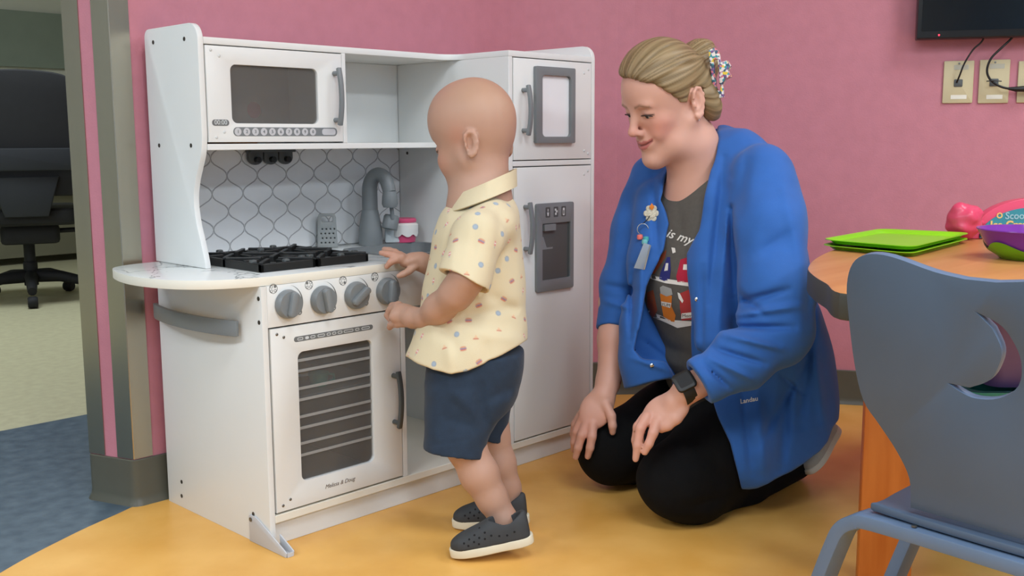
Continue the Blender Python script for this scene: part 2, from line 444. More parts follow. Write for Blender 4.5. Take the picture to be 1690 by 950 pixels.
# --- backsplash of lantern tiles
bs = box('backsplash', T, XF, 0.4152, 0.4165, 0.5625, 0.8095, mGrout, K, bev=0)
PW, PH = 0.0817, 0.0415
def clip_poly(poly, x0, x1, y0, y1):
    def cl_(ps, ins, inter):
        out = []
        for i in range(len(ps)):
            a, b_ = ps[i - 1], ps[i]
            if ins(b_):
                if not ins(a): out.append(inter(a, b_))
                out.append(b_)
            elif ins(a): out.append(inter(a, b_))
        return out
    def ix(v): return lambda a, b_: (v, a[1] + (b_[1] - a[1]) * (v - a[0]) / (b_[0] - a[0]))
    def iy(v): return lambda a, b_: (a[0] + (b_[0] - a[0]) * (v - a[1]) / (b_[1] - a[1]), v)
    for ins, it in ((lambda p: p[0] >= x0, ix(x0)), (lambda p: p[0] <= x1, ix(x1)), (lambda p: p[1] >= y0, iy(y0)), (lambda p: p[1] <= y1, iy(y1))):
        if not poly: return poly
        poly = cl_(poly, ins, it)
    return poly
def lantern():
    pts = []; g = 0.0019
    for s in (1, -1):
        for i in range(12):
            z = -PH + 2 * PH * i / 12
            if s < 0: z = -z
            q = math.cos(PI * z / PH)
            q = math.copysign(abs(q) ** 0.8, q)
            hw = max(PW / 4 + PW / 4 * q - g * 0.75, 0.0)
            pts.append((s * hw, z * 0.955))
    out = []
    for p in pts:
        if not out or (abs(p[0] - out[-1][0]) + abs(p[1] - out[-1][1])) > 1e-5: out.append(p)
    return out
LT = lantern(); whole = None
for r in range(-5, 3):
    zc = 0.748 + r * PH
    for c in range(-3, 8):
        xc = 0.181 + PW * c + (PW / 2 if r % 2 == 0 else 0)
        full = [(xc + a, zc + b_) for a, b_ in LT]
        cpl = clip_poly(full, T + 0.001, XF - 0.001, 0.5635, 0.8085)
        if len(cpl) < 3: continue
        ar = abs(sum(cpl[i - 1][0] * cpl[i][1] - cpl[i][0] * cpl[i - 1][1] for i in range(len(cpl)))) / 2
        if ar < 1e-4: continue
        if len(cpl) == len(full) and all(abs(a[0] - b_[0]) < 1e-9 for a, b_ in zip(sorted(cpl), sorted(full))):
            if whole is None:
                whole = prism('tile', LT, 0.0008, FRONT(0.0), mTile, bs, bev=0.0)
                whole.location = (xc, 0.4144, zc); continue
            o = whole.copy(); COL.objects.link(o); o.parent = bs; o.location = (xc, 0.4144, zc)
        else:
            prism('tile', cpl, 0.0008, FRONT(0.4144), mTile, bs)
# --- knob panel over oven and sink cubby
kp = prism('control_panel', [(T, 0.459), (XF, 0.459), (XF, 0.5435), (T, 0.5435)], 0.012, FRONT(-0.0005), mW, K, bev=0.0008)
def knob(x, z, ang, idx):
    k = lathe('knob', [(0.0, 0.001), (0.0295, 0.001), (0.0300, 0.004), (0.0285, 0.012), (0.0262, 0.0165), (0.0, 0.0165)], mG, K,
              FRONT(-0.001) @ Matrix.Translation((x, z, 0)), 40, 0.9)
    g = prism('grip', rrect(-0.0255, 0.0255, -0.0075, 0.0075, 0.0072), 0.016, FRONT(-0.030) @ Matrix.Translation((x, z, 0)) @ Matrix.Rotation(ang, 4, 'Z'), mG, k, bev=0.003)
    # printed arc and burner symbol
    bm = bmesh.new()
    n = 20
    arc = [(math.radians(75 - 110 * i / n)) for i in range(n + 1)]
    o_ = [(x + 0.0385 * math.cos(a), z + 0.0385 * math.sin(a)) for a in arc]
    i_ = [(x + (0.0385 - 0.0052 * i / n) * math.cos(a), z + (0.0385 - 0.0052 * i / n) * math.sin(a)) for i, a in enumerate(arc)]
    bm_prism(bm, o_ + i_[::-1], 0.0004, FRONT(-0.0008))
    a = arc[-1]
    bm_prism(bm, circ(x + 0.036 * math.cos(a), z + 0.036 * math.sin(a), 0.0056, 16), 0.0004, FRONT(-0.0008), holes=[circ(x + 0.036 * math.cos(a), z + 0.036 * math.sin(a), 0.0034, 12)])
    finish('printed_dial', bm, mPrint, kp)
    bm = bmesh.new(); sx, sz = x - 0.031, z + 0.034
    bm_prism(bm, circ(sx, sz, 0.0098, 24), 0.0004, FRONT(-0.0008), holes=[circ(sx, sz, 0.0088, 20)])
    for q in range(4):
        cx, cz = sx + 0.0042 * (-1) ** q, sz + 0.0042 * (-1) ** (q // 2)
        if q == idx: bm_prism(bm, circ(cx, cz, 0.0030, 12), 0.0004, FRONT(-0.0008))
        else: bm_prism(bm, circ(cx, cz, 0.0032, 12), 0.0004, FRONT(-0.0008), holes=[circ(cx, cz, 0.0022, 10)])
    finish('burner_symbol', bm, mPrint, kp)
for i, (x, z, a) in enumerate(((0.059, 0.503, 1.35), (0.144, 0.502, 1.75), (0.230, 0.502, 0.62), (0.315, 0.502, 1.45))): knob(x, z, a, i)
def screw(x, z, y, m=None, parent=None, r=0.0035):
    return lathe('screw', [(0, 0.0016), (r * 0.6, 0.0014), (r, 0.0004), (r, -0.0005)], m or mScrW, parent or K, FRONT(y) @ Matrix.Translation((x, z, 0)), 12)
def screw_side(y, z, m=None, r=0.0045):
    return lathe('screw', [(0, 0.0004), (r * 0.5, 0.0002), (r, 0.0006), (r, -0.0005)], m or mScrD, K, SIDE(-0.0002) @ Matrix.Translation((-y, z, 0)), 12)
for y, z in ((0.387, 1.041), (0.253, 1.039), (0.384, 0.820), (0.246, 0.820), (0.010, 0.519), (0.011, 0.471), (0.361, 0.061), (0.364, 0.027), (0.062, 0.061)): screw_side(y, z)
# --- bowed handle
def handle(x, z0, z1, y, m, parent, bow=0.020, w=0.011, side=1):
    n = 14; zs = np.linspace(z0, z1, n)
    pts = [(x, y - 0.018 - bow * 0.45 * (1 - ((z - (z0 + z1) / 2) / ((z1 - z0) / 2)) ** 2), z) for z in zs]
    h = ribbon('handle', pts, (1, 0, 0), w, 0.009, m, parent, bev=0.0022)
    for z in (z0 + 0.012, z1 - 0.012):
        lathe('handle_post', [(0, 0), (0.0055, 0), (0.0055, 0.022), (0, 0.022)], m, parent, FRONT(y) @ Matrix.Translation((x, z, 0)), 14)
    return h
# --- oven door
od = prism('oven_door', [(0.017, 0.0735), (0.351, 0.0735), (0.351, 0.4555), (0.017, 0.4555)], 0.012, FRONT(-0.001), mW, K,
           holes=[rrect(0.080, 0.272, 0.126, 0.400, 0.014)], bev=0.001)
prism('oven_window', rrect(0.0795, 0.2725, 0.1255, 0.4005, 0.0145), 0.0025, FRONT(0.006), mTint, od)
handle(0.329, 0.192, 0.322, -0.001, mGd, od)
for z in (0.381, 0.359, 0.322, 0.298, 0.262, 0.238, 0.205, 0.180):
    box('printed_rack_line', 0.082, 0.270, 0.0048, 0.0058, z - 0.003, z + 0.003, mat('rack_print', (150, 150, 148), 0.5, var=0.02), od, bev=0)
pl_ = prism('oven_label', rrect(0.072, 0.275, 0.422, 0.433, 0.0054), 0.0004, FRONT(-0.0014), mPrint, od)
for i, (a, b_) in enumerate(((0.080, 0.094), (0.099, 0.108), (0.112, 0.124), (0.130, 0.148), (0.153, 0.163), (0.167, 0.177), (0.181, 0.193), (0.197, 0.222), (0.227, 0.238), (0.244, 0.266))):
    bm = bmesh.new()
    bm_prism(bm, rrect(a, b_, 0.4245, 0.4305, 0.0028), 0.0003, FRONT(-0.0018), holes=[rrect(a + 0.0014, b_ - 0.0014, 0.4259, 0.4291, 0.0014)] if i != 1 else [])
    finish('oven_symbol', bm, mPrintL, pl_)
text_mesh('maker_mark', 'Melissa & Doug', 0.0125, FRONT(-0.0012) @ Matrix.Translation((0.176, 0.0995, 0)), mInk, od, shear=0.35)
for x, z in ((0.032, 0.444), (0.048, 0.436), (0.032, 0.086), (0.050, 0.095)): screw(x, z, -0.001, mScr, od, 0.0032)
mOv = mat('oven_lining_grey', (104, 103, 101), 0.6, var=0.03)
# oven inside
box('oven_floor_board', 0.015, 0.352, 0.03, 0.41, 0.070, 0.0715, mOv, K, bev=0)
box('oven_lining', 0.0135, 0.0150, 0.014, 0.41, 0.072, 0.455, mOv, K, bev=0)
box('oven_lining', 0.3520, 0.3535, 0.014, 0.41, 0.072, 0.455, mOv, K, bev=0)
box('oven_lining', 0.0155, 0.3515, 0.411, 0.4125, 0.072, 0.455, mOv, K, bev=0)
box('oven_rack', 0.0155, 0.3515, 0.05, 0.40, 0.288, 0.293, mG, K, bev=0.001)
# --- microwave
md = prism('microwave_door', [(0.0155, 0.8265), (0.3595, 0.8265), (0.3595, 1.0245), (0.0155, 1.0245)], 0.012, FRONT(0.199), mW, K,
           holes=[rrect(0.072, 0.292, 0.866, 0.988, 0.013)], bev=0.001)
prism('microwave_window', rrect(0.0715, 0.2925, 0.8655, 0.9885, 0.0135), 0.0025, FRONT(0.205), mTint, md)
handle(0.338, 0.863, 0.992, 0.199, mG, md)
dp = prism('display', rrect(0.024, 0.064, 0.8605, 0.8735, 0.0064), 0.0005, FRONT(0.1985), mPrint, md)
text_mesh('display_digits', '00:00', 0.0135, FRONT(0.198) @ Matrix.Translation((0.044, 0.8672, 0)), mPrintL, dp)
bp_ = prism('button_strip', rrect(0.073, 0.342, 0.839, 0.858, 0.0093), 0.0005, FRONT(0.1985), mG, md)
for i in range(10):
    x = 0.084 + i * 0.0212
    b1 = prism('button', circ(x, 0.8485, 0.0082, 20), 0.0006, FRONT(0.198), mLightG, bp_)
    text_mesh('digit', str((i + 1) % 10), 0.010, FRONT(0.1974) @ Matrix.Translation((x, 0.8485, 0)), mG, md)
prism('start_button', rrect(0.300, 0.337, 0.8415, 0.8555, 0.006), 0.0006, FRONT(0.198), mLightG, bp_)
for x, z in ((0.028, 1.015), (0.047, 1.004), (0.052, 0.8475), (0.033, 0.8365)): screw(x, z, 0.199, mScrW, md, 0.0034)
mIn = mat('inner_board', (168, 166, 162), 0.5, var=0.03)
prism('microwave_back', [(T, 0.8235), (0.3605, 0.8235), (0.3605, 1.0265), (T, 1.0265)], 0.0015, FRONT(0.4145), mIn, K, holes=[circ(0.262, 0.902, 0.020, 24)])
prism('cable_hole', circ(0.262, 0.902, 0.0195, 24), 0.001, FRONT(0.4165), PINK, K)
# --- fridge doors
def fridge_door(name, z0, z1):
    return prism(name, [(0.7195, z0), (1.0115, z0), (1.0115, z1), (0.7195, z1)], 0.013, FRONT(-0.001), mW, K, bev=0.001)
fu = fridge_door('freezer_door', 0.7795, 1.0245); flo = fridge_door('fridge_door', 0.0735, 0.7615)
prism('message_frame', rrect(0.790, 0.937, 0.820, 1.0075, 0.004), 0.010, FRONT(-0.011), mG, fu, holes=[rrect(0.8125, 0.921, 0.836, 0.987, 0.011)], bev=0.0015)
prism('message_board', rrect(0.8115, 0.922, 0.835, 0.988, 0.011), 0.001, FRONT(-0.0025), mat('board_white', (232, 234, 236), 0.2, var=0.01), fu)
handle(0.752, 0.839, 0.960, -0.001, mG, fu)
handle(0.757, 0.548, 0.676, -0.001, mG, flo)
dsp = prism('dispenser', rrect(0.7935, 0.9345, 0.446, 0.670, 0.006), 0.008, FRONT(-0.009), mG, flo, holes=[rrect(0.814, 0.921, 0.475, 0.619, 0.003)], bev=0.0015)
box('dispenser_recess', 0.8135, 0.9215, -0.0035, -0.0012, 0.4745, 0.6195, mGd, dsp, bev=0)
box('dispenser_spout', 0.820, 0.862, -0.012, -0.0035, 0.600, 0.617, mG, dsp, bev=0.001)
prism('dispenser_paddle', [(0.8145, 0.553), (0.858, 0.553), (0.858, 0.5575), (0.835, 0.5575), (0.823, 0.585), (0.8145, 0.587)], 0.004, FRONT(-0.004), mG, dsp)
for x, sh in ((0.834, 0), (0.8645, 1), (0.894, 2)):
    b1 = prism('dispenser_button', rrect(x - 0.0085, x + 0.0085, 0.634, 0.660, 0.002), 0.0006, FRONT(-0.0094), mGd, dsp)
    bm = bmesh.new()
    if sh == 0: bm_prism(bm, [(x - 0.0035, 0.647), (x + 0.0035, 0.647), (x + 0.0018, 0.638), (x - 0.0018, 0.638)], 0.0004, FRONT(-0.0098)); bm_prism(bm, rrect(x - 0.0013, x + 0.0013, 0.649, 0.656, 0.001), 0.0004, FRONT(-0.0098))
    elif sh == 1:
        for dx, dz in ((-0.002, 0.0055), (0.0025, 0.001), (-0.001, -0.005)): bm_prism(bm, rrect(x + dx - 0.003, x + dx + 0.003, 0.647 + dz - 0.0028, 0.647 + dz + 0.0028, 0.0008), 0.0004, FRONT(-0.0098))
    else: bm_prism(bm, rrect(x - 0.0035, x + 0.0035, 0.637, 0.656, 0.002), 0.0004, FRONT(-0.0098), holes=[rrect(x - 0.002, x + 0.002, 0.640, 0.650, 0.001)])
    finish('dispenser_symbol', bm, mPrintL, dsp)
for x, z in ((0.9995, 1.008), (0.982, 0.998), (0.9995, 0.792), (0.984, 0.799)): screw(x, z, -0.001, mScrW, fu)
for x, z in ((0.9995, 0.747), (0.984, 0.738), (0.9995, 0.088), (0.984, 0.097)): screw(x, z, -0.001, mScrW, flo)
for (y, z) in ((0.38, 0.795),): lathe('screw', [(0, 0.001), (0.004, 0.0006), (0.004, -0.0005)], mScrD, K, SIDE(XF - 0.0002) @ Matrix.Translation((-y, z, 0)), 12)
screw2 = lathe('screw', [(0, 0.0012), (0.005, 0.0006), (0.005, 0)], mScrD, K, Matrix.Translation((0.395, 0.06, 0.0692)), 12)
# --- towel rail on the left side
tr_pts = [(-0.012 - 0.026 * math.sin(PI * min(max(t, 0.0), 1.0)) ** 0.7, 0.418 - 0.345 * t, 0.4525 - 0.0 * t) for t in np.linspace(0, 1, 17)]
ribbon('towel_rail', tr_pts, (0, 0, 1), 0.033, 0.010, mG, K, bev=0.002)
for y in (0.372, 0.12):
    lathe('rail_post', [(0, -0.001), (0.006, -0.001), (0.006, 0.028), (0, 0.028)], mGd, K, SIDE(0.0) @ Matrix.Translation((-y, 0.4525, 0)), 12)
# --- stabiliser foot (U channel) round the front corner of the left panel
bm = bmesh.new()
tri = [(-0.075, 0.0005), (0.058, 0.0005), (0.060, 0.010), (0.054, 0.0135), (-0.038, 0.0545), (-0.048, 0.058), (-0.072, 0.058), (-0.075, 0.055)]
bm_prism(bm, tri, 0.003, SIDE(-0.0035), bev=0.0006); bm_prism(bm, [(p[0] if p[0] > 0.012 else 0.012, p[1]) for p in [(0.012, 0.0005), (0.058, 0.0005), (0.060, 0.010), (0.054, 0.0135), (0.012, 0.033)]], 0.003, SIDE(0.0135), bev=0.0006)
bm_box(bm, -0.0005, 0.0135, -0.059, -0.012, 0.0005, 0.004)
bm_box(bm, -0.0005, 0.0135, -0.0605, -0.0575, 0.0005, 0.009)
ft = finish('stabiliser_foot', bm, mLightG, K, True, 0.5)
screw_side(0.067, 0.049, mScr).location.x -= 0.0045
# --- stove grates
def grate(x0, x1, y0, y1):
    bm = bmesh.new(); z0, z1 = 0.5625, 0.5795
    for a, b_, c, d in ((x0, x1, y0, y0 + 0.009), (x0, x1, y1 - 0.009, y1), (x0, x0 + 0.009, y0, y1), (x1 - 0.009, x1, y0, y1), (x0, x1, (y0 + y1) / 2 - 0.006, (y0 + y1) / 2 + 0.006)):
        bm_box(bm, a, b_, c, d, z0, z1, 0.0015)
    for yc in ((3 * y0 + y1) / 4, (y0 + 3 * y1) / 4):
        xc = (x0 + x1) / 2; hx = (x1 - x0) / 2 - 0.004; hy = (y1 - y0) / 4 - 0.004
        for dx, dy in ((1, 1), (1, -1), (-1, 1), (-1, -1)):
            L_ = math.hypot(hx, hy); an = math.atan2(hy * dy, hx * dx)
            bm_box(bm, 0.018, L_, -0.0045, 0.0045, z1 - 0.008, z1 + 0.0045, 0.0015, mtx=Matrix.Translation((xc, yc, 0)) @ Matrix.Rotation(an, 4, 'Z'))
        for an in (0, PI / 2, PI, 3 * PI / 2):
            L_ = hx if abs(math.cos(an)) > .5 else hy
            bm_box(bm, 0.028, L_, -0.0042, 0.0042, z1 - 0.008, z1 + 0.0025, 0.0015, mtx=Matrix.Translation((xc, yc, 0)) @ Matrix.Rotation(an, 4, 'Z'))
    g = finish('stove_grate', bm, mBlk, K)
    for yc in ((3 * y0 + y1) / 4, (y0 + 3 * y1) / 4):
        lathe('burner_cap', [(0, 0.5625), (0.026, 0.5625), (0.026, 0.567), (0.016, 0.568), (0.015, 0.572), (0.0, 0.573)], mGd, g, Matrix.Translation(((x0 + x1) / 2, yc, 0)), 24)
    for cx, cy in ((x0 + 0.008, y0 + 0.04), (x1 - 0.008, y0 + 0.04), (x0 + 0.008, y1 - 0.05), ((x0 + x1) / 2, y1 - 0.008), ((x0 + x1) / 2, y0 + 0.010)):
        box('rubber_stud', cx - 0.007, cx + 0.007, cy - 0.006, cy + 0.006, 0.5755, 0.5855, mGd, g, bev=0.003)
grate(0.040, 0.176, 0.062, 0.345); grate(0.181, 0.317, 0.062, 0.345)
# --- tap: base body, arched neck, spray head, lever
fx, fy = 0.548, 0.347
fau = lathe('tap', [(0, 0.5626), (0.030, 0.5626), (0.031, 0.572), (0.030, 0.600), (0.026, 0.625), (0.0225, 0.645), (0.021, 0.652), (0, 0.652)], mG, K, Matrix.Translation((fx, fy, 0)), 28, 0.9)
pts = [(fx, fy, 0.648), (fx, fy, 0.69), (fx, fy - 0.002, 0.715), (fx + 0.003, fy - 0.012, 0.735), (fx + 0.008, fy - 0.028, 0.743), (fx + 0.013, fy - 0.046, 0.735), (fx + 0.015, fy - 0.056, 0.715), (fx + 0.016, fy - 0.060, 0.700)]
pts = spline(pts, 5)
bm = bmesh.new(); bm_tube(bm, pts, [0.0205 - 0.004 * i / len(pts) for i in range(len(pts))], 18)
finish('tap_neck', bm, mG, fau, True, 1.2)
sx, sy = fx + 0.016, fy - 0.061
hd = lathe('spray_head', [(0, 0.702), (0.0165, 0.702), (0.019, 0.690), (0.0205, 0.670), (0.017, 0.661), (0, 0.661)], mG, fau, Matrix.Translation((sx, sy, 0)), 22, 0.9)
tube('spray_strut', [(sx + 0.006, sy + 0.002, 0.664), (sx + 0.010, sy + 0.004, 0.645), (sx + 0.012, sy + 0.006, 0.630)], 0.0055, mG, fau)
lathe('lever', [(0, 0.0), (0.020, 0.0), (0.0205, 0.004), (0.0205, 0.030), (0.017, 0.036), (0, 0.036)], mG, fau, Matrix.Translation((fx + 0.030, fy - 0.040, 0.604)) @ Matrix.Rotation(0.25, 4, 'Y'), 22, 0.9)
# --- utensil hook rail under the shelf
bm = bmesh.new()
for i in range(3):
    x = 0.250 + i * 0.042
    bm_prism(bm, [(x - 0.0195, 0.8095), (x - 0.0195, 0.789)] + [(x - 0.0195 * math.cos(a), 0.789 - 0.0165 * math.sin(a)) for a in np.linspace(0.2, PI - 0.2, 9)] + [(x + 0.0195, 0.789), (x + 0.0195, 0.8095)], 0.012, FRONT(0.396), bev=0.002)
bm_box(bm, 0.230, 0.354, 0.385, 0.410, 0.802, 0.8098)
hk = finish('utensil_rail', bm, mGd, K, True, 0.6)
for i in range(3):
    x = 0.250 + i * 0.042
    lathe('hook_peg', [(0, 0), (0.007, 0), (0.007, 0.012), (0, 0.014)], mBlk, hk, FRONT(0.396) @ Matrix.Translation((x, 0.785, 0)), 14)

# ---------------------------------------------------------------- toys on and in the kitchen
mGr = mat('grater_grey', (150, 154, 153), 0.4, var=0.02)
g = thing('toy_grater', 'small grey toy cheese grater standing against the tiled backsplash', 'toy grater', loc=(0.440, 0.385, 0.5625))
gm = frame((0.440, 0.385, 0.5625), (0.82, -0.57, 0), (0, 0, 1))
holes = [rrect(-0.014, 0.014, 0.064, 0.078, 0.004)] + [circ(-0.015 + 0.010 * i + (0.003 if r % 2 else 0), 0.012 + 0.0115 * r, 0.0022, 8) for r in range(4) for i in range(4)]
prism('grater_body', [(-0.0255, 0), (0.0255, 0), (0.0225, 0.076), (0.019, 0.085), (-0.019, 0.085), (-0.0225, 0.076)], 0.016, gm @ Matrix.Translation((0, 0, 0.008)), mGr, g, holes=holes, bev=0.001)
box('grater_core', -0.022, 0.022, 0.001, 0.060, -0.004, 0.004, mGd, g, bev=0, mtx=gm)
c = thing('toy_cup', 'pink toy cupcake cup with white icing drips beside the toddler on the counter', 'toy cup', loc=(0.640, 0.325, 0.5655))
CX = Matrix.Translation((0.640, 0.325, 0.5655))
lathe('cup_body', [(0, 0.0005), (0.030, 0.0005), (0.036, 0.045), (0.0, 0.045)], mat('toy_pink', (222, 88, 128), 0.35, var=0.02), c, CX, 28)
bm = bmesh.new(); n = 42; rb = []; rt = []; rt2 = []
for i in range(n):
    a = 2 * PI * i / n; d = 0.026 - 0.011 * abs(math.sin(a * 4)) ** 0.6
    ra = 0.0375
    rb.append(bm.verts.new((ra * math.cos(a), ra * math.sin(a), d))); rt.append(bm.verts.new((ra * 1.02 * math.cos(a), ra * 1.02 * math.sin(a), 0.046))); rt2.append(bm.verts.new((0.8 * ra * math.cos(a), 0.8 * ra * math.sin(a), 0.052)))
for i in range(n):
    j = (i + 1) % n; bm.faces.new((rb[i], rb[j], rt[j], rt[i])); bm.faces.new((rt[i], rt[j], rt2[j], rt2[i]))
bm.faces.new(rt2); bmesh.ops.transform(bm, matrix=CX, verts=bm.verts)
finish('icing', bm, mat('toy_white', (238, 236, 232), 0.35, var=0.01), c, True)
lathe('lid', [(0, 0.052), (0.033, 0.052), (0.034, 0.058), (0.031, 0.062), (0, 0.063)], MATS['toy_pink'], c, CX, 28)
c = thing('toy_carton', 'small pale frosted toy carton behind the toddler\'s reaching fingers', 'toy carton', loc=(0.600, 0.318, 0.566))
prism('carton_body', rrect(-0.020, 0.020, 0, 0.045, 0.004), 0.030, frame((0.600, 0.322, 0.5665), (0.75, -0.66, 0), (0, 0, 1)), mat('frosted_plastic', (214, 222, 224), 0.25, var=0.02), c, bev=0.003)
prism('carton_cap', rrect(-0.010, 0.010, 0.045, 0.053, 0.003), 0.018, frame((0.600, 0.326, 0.5665), (0.75, -0.66, 0), (0, 0, 1)), MATS['toy_white'], c, bev=0.002)
def toy_food(name, label, loc, prof, m, n=20):
    o = thing(name, label, 'toy food', 'toy food inside the oven', loc)
    lathe('toy_body', prof, m, o, Matrix.Translation(loc), n)
    return o
toy_food('toy_plate', 'white toy plate on the upper oven rack', (0.110, 0.20, 0.2935), [(0, 0.001), (0.03, 0.001), (0.055, 0.010), (0.058, 0.014), (0.054, 0.013), (0.028, 0.005), (0, 0.005)], MATS['toy_white'])
o = toy_food('toy_bun', 'mustard yellow toy bun on the oven rack', (0.215, 0.20, 0.2935), [(0, 0.0), (0.034, 0.0), (0.038, 0.012), (0.030, 0.028), (0.012, 0.036), (0, 0.037)], mat('toy_mustard', (196, 148, 52), 0.5, var=0.06))
lathe('bun_filling', [(0, 0.010), (0.040, 0.010), (0.040, 0.015), (0, 0.015)], MATS['toy_white'], o, Matrix.Translation((0.215, 0.20, 0.2935)), 20)
t_ = thing('toy_cup', 'teal toy cup hanging low on the oven rack', 'toy cup', 'toy food inside the oven', (0.200, 0.10, 0.2935))
lathe('cup_body', [(0, 0.0005), (0.018, 0.0005), (0.023, 0.030), (0.020, 0.030), (0.016, 0.004), (0, 0.004)], mat('toy_teal', (60, 176, 158), 0.4, var=0.03), t_, Matrix.Translation((0.200, 0.10, 0.2935)), 20)
tube('cup_handle', [(0.200 + 0.020, 0.09, 0.318), (0.232, 0.088, 0.316), (0.234, 0.088, 0.304), (0.219, 0.09, 0.300)], 0.003, MATS['toy_teal'], t_)
t_ = thing('toy_bread', 'orange toy bread slice lying in the microwave', 'toy food', None, (0.13, 0.30, 0.8235))
prism('bread_slice', rrect(-0.05, 0.05, -0.04, 0.04, 0.02), 0.012, Matrix.Translation((0.13, 0.30, 0.8357)), mat('toy_orange', (214, 112, 58), 0.5, var=0.05), t_, bev=0.003)
prism('crust', rrect(-0.054, 0.054, -0.044, 0.044, 0.022), 0.006, Matrix.Translation((0.13, 0.30, 0.8317)), MATS['toy_mustard'], t_, holes=[rrect(-0.049, 0.049, -0.039, 0.039, 0.019)], bev=0.001)
# ================================================================ smooth-union modelling of bodies and clothes
RH = np.array([0.6961, -0.7179, 0.0]); WH = np.array([0.7179, 0.6961, 0.0]); ZU = np.array([0, 0, 1.0])
def nrm(v):
    v = np.array(v, float); return v / np.linalg.norm(v)
def dotv(P, v): return P[:, 0] * v[0] + P[:, 1] * v[1] + P[:, 2] * v[2]
class RC:                                   # round cone
    def __init__(s, a, b, ra, rb, op='u', k=0.01):
        s.a = np.array(a, float); s.b = np.array(b, float); s.ra = ra; s.rb = rb; s.op = op; s.k = k
    def __call__(s, P):
        ba = s.b - s.a; l2 = max(ba @ ba, 1e-12)
        rr = s.ra - s.rb; a2 = l2 - rr * rr
        if a2 <= 1e-10:
            return np.minimum(np.linalg.norm(P - s.a, axis=1) - s.ra, np.linalg.norm(P - s.b, axis=1) - s.rb)
        il2 = 1.0 / l2
        pa = P - s.a; y = dotv(pa, ba); z = y - l2
        q = pa * l2 - ba * y[:, None]; x2 = (q * q).sum(1)
        y2 = y * y * l2; z2 = z * z * l2
        kk = math.copysign(1, rr) * rr * rr * x2
        d = (np.sqrt(x2 * a2 * il2) + y * rr) * il2 - s.ra
        m1 = np.sign(z) * a2 * z2 > kk
        m2 = np.sign(y) * a2 * y2 < kk
        d = np.where(m2, np.sqrt(x2 + y2) * il2 - s.ra, d)
        d = np.where(m1, np.sqrt(x2 + z2) * il2 - s.rb, d)
        return d
class EL:                                   # ellipsoid with axes
    def __init__(s, c, r, ax=None, op='u', k=0.01):
        s.c = np.array(c, float); s.r = np.array(r, float); s.ax = np.array(ax if ax is not None else np.eye(3), float); s.op = op; s.k = k
    def __call__(s, P):
        q = (P - s.c) @ s.ax.T
        a = q / s.r; k0 = np.sqrt((a * a).sum(1)) + 1e-9; b = a / s.r; k1 = np.sqrt((b * b).sum(1)) + 1e-9
        return k0 * (k0 - 1) / k1
class LOFT:                                 # elliptical sections along an axis; rows: (centre, ra, rb)
    def __init__(s, rows, axis, a, b, op='u', k=0.01, pw=2.0, cap=0.01):
        s.ax = nrm(axis); s.a = nrm(a); s.b = nrm(b); s.op = op; s.k = k; s.pw = pw; s.cap = cap
        C_ = np.array([r[0] for r in rows], float); t = C_ @ s.ax; o = np.argsort(t)
        s.t = t[o]; s.C = C_[o]; s.ra = np.array([r[1] for r in rows], float)[o]; s.rb = np.array([r[2] for r in rows], float)[o]
        # densify smoothly
        tt = np.linspace(s.t[0], s.t[-1], 60)
        def sm(y):
            m = np.gradient(y, s.t) if len(s.t) > 1 else y * 0
            i = np.clip(np.searchsorted(s.t, tt) - 1, 0, len(s.t) - 2); h = s.t[i + 1] - s.t[i]; u = (tt - s.t[i]) / h
            return (2 * u ** 3 - 3 * u ** 2 + 1) * y[i] + (u ** 3 - 2 * u ** 2 + u) * h * m[i] + (-2 * u ** 3 + 3 * u ** 2) * y[i + 1] + (u ** 3 - u ** 2) * h * m[i + 1]
        s.tt = tt; s.cc = np.stack([sm(s.C[:, i]) for i in range(3)], 1); s.rra = sm(s.ra); s.rrb = sm(s.rb)
    def __call__(s, P):
        t = dotv(P, s.ax)
        tc = np.clip(t, s.t[0], s.t[-1])
        C_ = np.stack([np.interp(tc, s.tt, s.cc[:, i]) for i in range(3)], 1)
        ra = np.interp(tc, s.tt, s.rra); rb = np.interp(tc, s.tt, s.rrb)
        q = P - C_; u = np.abs(dotv(q, s.a)) / ra; v = np.abs(dotv(q, s.b)) / rb
        if s.pw == 2.0: n = np.sqrt(u * u + v * v)
        else: n = (u ** s.pw + v ** s.pw) ** (1 / s.pw)
        g = np.sqrt((u / np.maximum(n, 1e-6) / ra) ** 2 + (v / np.maximum(n, 1e-6) / rb) ** 2)
        d = (n - 1) / np.maximum(g, 1e-6)
        d = np.where(n < 0.3, np.minimum(d, -0.5 * np.minimum(ra, rb)), d)
        e = np.abs(t - (s.t[0] + s.t[-1]) / 2) - (s.t[-1] - s.t[0]) / 2
        return smax(d, e, s.cap)
class PLANE:                                # keep the side where (p-o).n < 0
    def __init__(s, o, n, op='i', k=0.002):
        s.o = np.array(o, float); s.n = nrm(n); s.op = op; s.k = k
    def __call__(s, P): return dotv(P - s.o, s.n)
class RBOX:
    def __init__(s, c, half, ax, r=0.004, op='u', k=0.004):
        s.c = np.array(c, float); s.h = np.array(half, float) - r; s.ax = np.array(ax, float); s.r = r; s.op = op; s.k = k
    def __call__(s, P):
        q = np.abs((P - s.c) @ s.ax.T) - s.h
        return np.linalg.norm(np.maximum(q, 0), axis=1) + np.minimum(q.max(1), 0) - s.r
class FN:                                   # arbitrary distance-like function
    def __init__(s, f, op='i', k=0.004): s.f = f; s.op = op; s.k = k
    def __call__(s, P): return s.f(P)
def smin(a, b, k):
    if k <= 0: return np.minimum(a, b)
    h = np.maximum(k - np.abs(a - b), 0) / k
    return np.minimum(a, b) - h * h * k * 0.25
def smax(a, b, k): return -smin(-a, -b, k)
